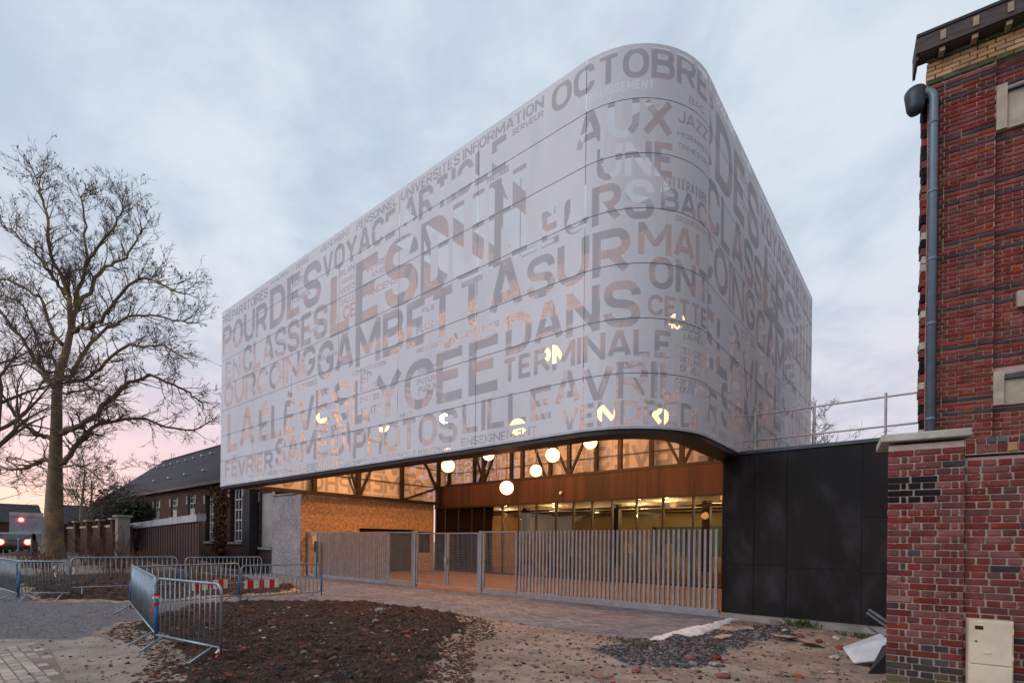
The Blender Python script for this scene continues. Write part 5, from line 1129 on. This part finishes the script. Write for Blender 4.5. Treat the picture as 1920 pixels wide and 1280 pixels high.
def bigtree():
    t = thing('plane_tree', 'large bare plane tree with spreading limbs and small hanging fruit balls', 'tree', (-40.1, 5.83, .3))
    tw = MB(); tips = []
    for k, (pts, r0, r1) in LIMBS.items():
        pts = [Vector(p) for p in pts]
        if k == 'T': pts[0].z = .2
        # smooth the hand-laid line
        sm_ = []
        for i in range(len(pts) - 1):
            p0, p1, p2, p3 = pts[max(i - 1, 0)], pts[i], pts[i + 1], pts[min(i + 2, len(pts) - 1)]
            for q in range(4):
                u = q / 4; sm_.append(.5 * ((2 * p1) + (p2 - p0) * u + (2 * p0 - 5 * p1 + 4 * p2 - p3) * u * u + (3 * p1 - p0 - 3 * p2 + p3) * u ** 3))
        sm_.append(pts[-1]); n = len(sm_)
        for i in range(1, n): sm_[i] += Vector((random.gauss(0, .05), random.gauss(0, .05), random.gauss(0, .05))) * (0 if k == 'T' else 1)
        rad = [(r0 + (r1 - r0) * (i / (n - 1)) ** .8) * (1 if k == 'T' else .86) for i in range(n)]
        if k == 'T':
            for i in range(3): rad[i] *= 1.25 - .08 * i
        m = MB().tube(sm_, rad, 12 if k == 'T' else 8); o = m.build('trunk' if k == 'T' else 'limb', m_barkt, t, True)
        if k == 'T': continue
        Lt = sum((sm_[i + 1] - sm_[i]).length for i in range(n - 1)); cnt = max(6, int(Lt * 4.0))
        for c in range(cnt):
            f = (.15 + .85 * (c + random.random()) / cnt) * (n - 1); j = min(int(f), n - 2); q = sm_[j].lerp(sm_[j + 1], f - j); d = (sm_[j + 1] - sm_[j]).normalized(); ax = d.orthogonal().normalized(); ax.rotate(Matrix.Rotation(random.uniform(0, 6.28), 3, d))
            hi = q.z > 13.5; nd_ = (d * .8 + ax * random.uniform(.6, 1.1) + Vector((0, 0, .35 if hi else -.05))).normalized()
            grow(tw, tips, q, nd_, random.uniform(.75, 1.7) * (1.0 if q.z > 9 else .85), max(.026, rad[j] * .45), 3, .10 if hi else .03, (2, 4), 4)
        grow(tw, tips, sm_[-1], (sm_[-1] - sm_[-3]), .6, rad[-1], 2, .03, (3, 5), 4)
    stuff(tw.build('twigs', m_twig, t)); fb = MB()
    for p in tips:
        if p.z > 12 and random.random() < .05: q = p + Vector((0, 0, -.12)); fb.ball(q, .045, 5, 3)
    stuff(fb.build('fruit_balls', m_twig, t))
bigtree()
def baretree(x, y, h, r, label, group=None, spread=.5, depth=3, nl=16, base=.35, name='bare_tree'):
    z = rise(x); t = thing(name, label, 'tree', (x, y, z), group); m = MB().tube([(x, y, z - .2), (x + .05 * h * random.uniform(-1, 1), y, z + h * .35), (x + .06 * h * random.uniform(-1, 1), y + .03 * h, z + h * .7), (x, y, z + h * .96)], [r, r * .8, r * .4, r * .06], 8); m.build('trunk', m_barkt, t, True)
    tw = MB(); tips = []
    for i in range(nl):
        f = base + (1 - base) * (i / nl) * .9; a = i * 2.4 + random.uniform(-.5, .5); d = Vector((math.cos(a), math.sin(a), random.uniform(.35, 1.0))); grow(tw, tips, (x, y, z + h * f), d, h * spread * (1.15 - f) * random.uniform(.7, 1.1) + .6, r * .3 * (1.2 - f), depth, .03, (2, 4), 4)
    stuff(tw.build('twigs', m_twig, t)); return t
baretree(-37.3, 2.75, 13, .55, 'thick bare tree cut by the left edge of the view', None, .5, 4, 16, .4)
MINR[0] = .026
for i, (x, y, h, lb) in enumerate(((-72, 4, 15, 'far bare tree at the left edge beyond the road'), (-80, 14, 13, 'far bare tree just left of the big plane trunk'), (-78, 21, 12, 'far bare tree just right of the big plane trunk'), (-86, 28, 13, 'far bare tree left of the dark evergreen'), (-70, 13, 9, 'small far bare tree behind the pier wall'))):
    baretree(x, y, h, .2, lb, None, .42, 3, 18, .2)
baretree(-10.6, 69, 19, .25, 'bare tree rising behind the black annex beside the screen', None, .30, 3, 44, .15)
def bush(x, y, z, rx, ry, rz_, n, mat, label, size=.16, name='evergreen_bush'):
    t = thing(name, label, 'bush', (x, y, z)); pts = []; lobes = [(random.uniform(-.6, .6) * rx, random.uniform(-.6, .6) * ry, random.uniform(.2, 1.3) * rz_, random.uniform(.35, .65)) for _ in range(16)]
    while len(pts) < n:
        lx, ly, lz, s_ = random.choice(lobes); d = Vector((random.gauss(0, 1), random.gauss(0, 1), random.gauss(0, 1))).normalized() * random.uniform(.6, 1.05) ; p = (x + lx + d.x * rx * s_, y + ly + d.y * ry * s_, z + max(.05, lz + d.z * rz_ * s_)); pts.append(p)
    leaves(pts, size, mat, 'foliage', t); s = MB()
    for k in range(6): s.tube([(x, y, z - .1), (x + random.uniform(-.5, .5) * rx, y + random.uniform(-.5, .5) * ry, z + rz_)], [.06, .02], 5)
    s.build('stem', m_twig, t); return t
bush(-48.6, 11.2, .5, 2.6, 2.0, 3.0, 9000, m_leafg, 'dense dark evergreen bush beside the old house')
bush(-52.5, 11.8, .5, 2.6, 2.0, 2.6, 5000, m_leafo, 'brownish olive bush left of the dark evergreen', .13, 'olive_bush')
bush(-66, 15, .5, 8, 2, 1.9, 5000, m_leafo, 'long low brown hedge behind the pier wall', .2, 'hedge')
# dry stems around the foot of the plane tree
ds = MB(); m_dry = M('dry_stem', (0.15, 0.075, 0.045), .9, rnd=.4)
def drybush(x, y, n, h, label):
    t = thing('dry_shrub', label, 'shrub', (x, y, rise(x))); m = MB()
    for _ in range(n):
        bx, by = random.gauss(0, .45), random.gauss(0, .35); l = h * random.uniform(.5, 1.1); dx, dy = random.gauss(0, .28) * l, random.gauss(0, .28) * l; m.tube([(bx, by, 0), (bx + dx * .4, by + dy * .4, l * .55), (bx + dx, by + dy, l)], [.013, .009, .004], 3, False)
        for _k in range(3): u = random.uniform(.4, .95); m.tube([(bx + dx * u * .8, by + dy * u * .8, l * u), (bx + dx * u + random.gauss(0, .16), by + dy * u + random.gauss(0, .16), l * u + random.uniform(.1, .35))], [.007, .003], 3, False)
    stuff(lpart('stems', m.mesh('stems', m_dry), t))
for x, y, n, h, lb in ((-34.2, 6.4, 55, 1.9, 'dry reddish shrub right of the plane trunk'), (-32.6, 7.2, 60, 2.0, 'dry reddish shrub in front of the white pillar'), (-36.3, 7.3, 50, 2.2, 'tall dry shrub between the plane trunk and the pier wall'), (-30.5, 7.6, 45, 1.4, 'low dry shrub in front of the board shelter'), (-27.5, 6.0, 45, 1.0, 'low dry shrub behind the long barrier'), (-29.5, 4.2, 45, 1.0, 'low dry shrub left of the long barrier'), (-33.5, 4.2, 50, 1.2, 'dry shrub at the foot of the plane tree')):
    drybush(x, y, n, h, lb)
def gg(): 
    x = random.uniform(-44, -24); return x, random.uniform(2.2, 9)
gm_ = MB()
for _ in range(4200):
    x, y = gg(); l = random.uniform(.12, .42); dx, dy = random.gauss(0, .4) * l, random.gauss(0, .4) * l; z = gz(x, y); gm_.add([(x - .012, y, z), (x + .012, y, z), (x + dx, y + dy, z + l)], [(0, 1, 2)])
stuff(tag(gm_.build('dry_grass', M('straw_olive_grass', (0.12, 0.085, 0.045), .9, rnd=.4)), 'dry grass on the verge around the big tree', 'grass'))
# ------------------------------------------------------------------ road, vehicles, far houses
m_asph = M('asphalt', (0.05, 0.05, 0.054), .85, bump=.2, bs=40)
struct(MB().add([(-62, -60, .515), (-45.5, -60, .515), (-45.5, 8.0, .515), (-62, 40, .515)], [(0, 1, 2, 3)]).build('road', m_asph))
o = MB().box(-45.6, -45.2, -10, 8, .4, .66).build('kerb', m_conc); tag(o, 'pale concrete kerb between the verge and the road', 'kerb')
m_tail = emis('tail_lamp_red', (1, .03, .02), 25); m_rub = M('rubber', (0.012, 0.012, 0.012), .8); m_cg = glass('car_glass', (.12, .14, .16), 1.7)
def car(x, y, rz, label, paint, lights=True, tall=0):
    t = thing('car', label, 'car', (x, y, .52), None, rz)
    prof = [(-2.05, .32), (-2.1, .75), (-2.0, .98), (-1.75, 1.42 + tall), (-1.35, 1.52 + tall), (.2, 1.5 + tall), (.95, 1.02), (1.9, .86), (2.08, .6), (2.02, .3)]
    b = MB().prism(prof, 'y', -.85, .85); o = lpart('body', b.mesh('body', paint), t); bv = o.modifiers.new('soft', 'BEVEL'); bv.width = .07; bv.segments = 3
    lpart('rear_window', MB().add([(-2.0, -.66, 1.02), (-2.0, .66, 1.02), (-1.78, .6, 1.38 + tall), (-1.78, -.6, 1.38 + tall)], [(0, 1, 2, 3)]).mesh('rear_window', m_cg), t, (-.02, 0, .01))
    for s in (-.862, .862): lpart('side_window', MB().add([(-1.6, s, 1.0), (.75, s, 1.0), (.2, s, 1.4 + tall), (-1.4, s, 1.42 + tall)], [(0, 1, 2, 3)]).mesh('side_window', m_cg), t)
    wm = MB().tube([(0, -.1, 0), (0, .1, 0)], .32, 18).mesh('tyre', m_rub); rm = MB().tube([(0, -.105, 0), (0, .105, 0)], .19, 14).mesh('rim', m_galv)
    for a in (-1.3, 1.35):
        for s in (-.78, .78): wl = lpart('wheel', wm, t, (a, s, .32)); lpart('rim', rm, wl)
    lm = MB().ball((0, 0, 0), .19, 12, 8, (.4, 1, 1)).mesh('tail_lamp', m_tail)
    for s in (-.68, .68): lpart('tail_lamp', lm, t, (-2.09, s, .86))
    lpart('bumper', MB().box(-2.16, -2.04, -.8, .8, .36, .56).mesh('bumper', m_rub), t); return t
car(-50.2, 5.4, R_(168), 'car seen from behind with red tail lamps lit beside the big tree', M('grey_car_paint', (0.10, 0.105, 0.105), .35, .2))
van = thing('delivery_van', 'pale boxy van seen from behind with one high red lamp', 'van', (-59.2, 7.2, .52), None, R_(165))
lpart('body', MB().box(-2.6, 2.6, -1.0, 1.0, .5, 2.9).mesh('body', M('lilac_white_paint', (0.36, 0.34, 0.40), .4)), van); lpart('roof_sign', MB().box(-2.62, -2.4, -1.0, 1.0, 2.91, 3.2).mesh('sign', m_wht), van)
lpart('tail_lamp', MB().ball((0, 0, 0), .16, 12, 8, (.4, 1, 1)).mesh('lamp', m_tail), van, (-2.62, .3, 2.6)); lpart('door_band', MB().box(-2.64, -2.601, -.95, .95, 1.45, 1.7).mesh('band', m_wht), van)
for a in (-1.7, 1.7):
    for s in (-.9, .9): lpart('wheel', MB().tube([(a, s - .1, .38), (a, s + .1, .38)], .38, 16).mesh('wheel', m_rub), van)
for x, y, lb in ((-41.8, 4.5, 'left slim grey bollard post in front of the car'), (-42.6, 5.15, 'right slim grey bollard post beside the big trunk')):
    t = thing('bollard', lb, 'bollard', (x, y, rise(x)), 'bollards at the roadside'); lpart('post', MB().tube([(0, 0, 0), (0, 0, 1.1)], .05, 10).mesh('post', m_galv), t); lpart('cap', MB().ball((0, 0, 1.1), .06, 10, 6).mesh('cap', m_galv), t)
def farhouse(x, y, wd, dp, h, rh, label, wallm, roofm):
    t = thing('far_house', label, 'house', (x, y, .4)); MB().box(x - wd / 2, x + wd / 2, y - dp / 2, y + dp / 2, .2, h).build('wall', wallm, t)
    MB().prism([(x - wd / 2 - .3, h), (x + wd / 2 + .3, h), (x, h + rh)], 'y', y - dp / 2 - .3, y + dp / 2 + .3).build('roof', roofm, t); MB().box(x - .4, x + .4, y - .4, y + .4, h + rh * .5, h + rh + 1).build('chimney', wallm, t)
    for k in range(3):
        wx = x - wd / 2 + wd * (k + .5) / 3; MB().box(wx - .5, wx + .5, y - dp / 2 - .04, y - dp / 2 - .002, 1.4, 2.8).build('window', m_wg, t); MB().box(x + wd / 2 + .002, x + wd / 2 + .04, y - dp / 2 + dp * (k + .3) / 3, y - dp / 2 + dp * (k + .6) / 3, 1.4, 2.8).build('window', m_wg, t)
farhouse(-96, 6, 10, 12, 3.6, 2.6, 'far dark house beyond the road at the left edge', m_dbrick, m_slate); farhouse(-112, 22, 12, 12, 4.2, 3, 'far house with a slate roof between the bare trees', m_dbrick, m_slate); farhouse(-104, 36, 12, 14, 4.2, 2.8, 'far pale house behind the pier wall', m_render, m_slate)
for x, y, wd, h, lb in ((-34, -24, 11, 4.6, 'low brick house across the street, left end of its row'), (-21, -25, 12, 5.2, 'brick house across the street, second of its row'), (-7, -24, 13, 4.4, 'low brick house across the street, third of its row'), (8, -25, 13, 5.0, 'brick house across the street, right end of its row')):
    farhouse(x, y, wd, 8, h, 2.2, lb, m_dbrick, m_slate)
t = thing('added_backdrop_block', 'plain dark block added behind the lettered screen to dim its letters', 'building', (-16, 30, 0))  # added block, keeps bright sky from showing through the rear letters
MB().box(-26, -9.5, 33.5, 42, 0, 10.2).build('wall', M('mauve_grey_render', (0.12, 0.10, 0.115), .9), t); MB().box(-26.2, -9.3, 33.3, 42.2, 10.201, 10.4).build('roof', m_blk, t)
for i in range(5):
    for z in (4.4, 7.4): MB().box(-25 + i * 3.1, -23 + i * 3.1, 33.42, 33.498, z, z + 1.6).build('window', m_wg, t)
sg = thing('street_sign', 'small blue street sign on a thin pole far behind the pier wall', 'sign', (-56, 12.9, .5)); MB().tube([(-56, 12.9, .4), (-56, 12.9, 5.6)], .04, 8).build('pole', m_galv, sg); MB().box(-56.6, -55.4, 12.85, 12.89, 5.15, 5.55).build('plate', M('blue_plate', (.03, .16, .32), .5), sg)
print('objects', len(bpy.data.objects), 'tris', sum(len(o.data.loop_triangles) or sum(len(p.vertices) - 2 for p in o.data.polygons) for o in bpy.data.objects if o.type == 'MESH'))
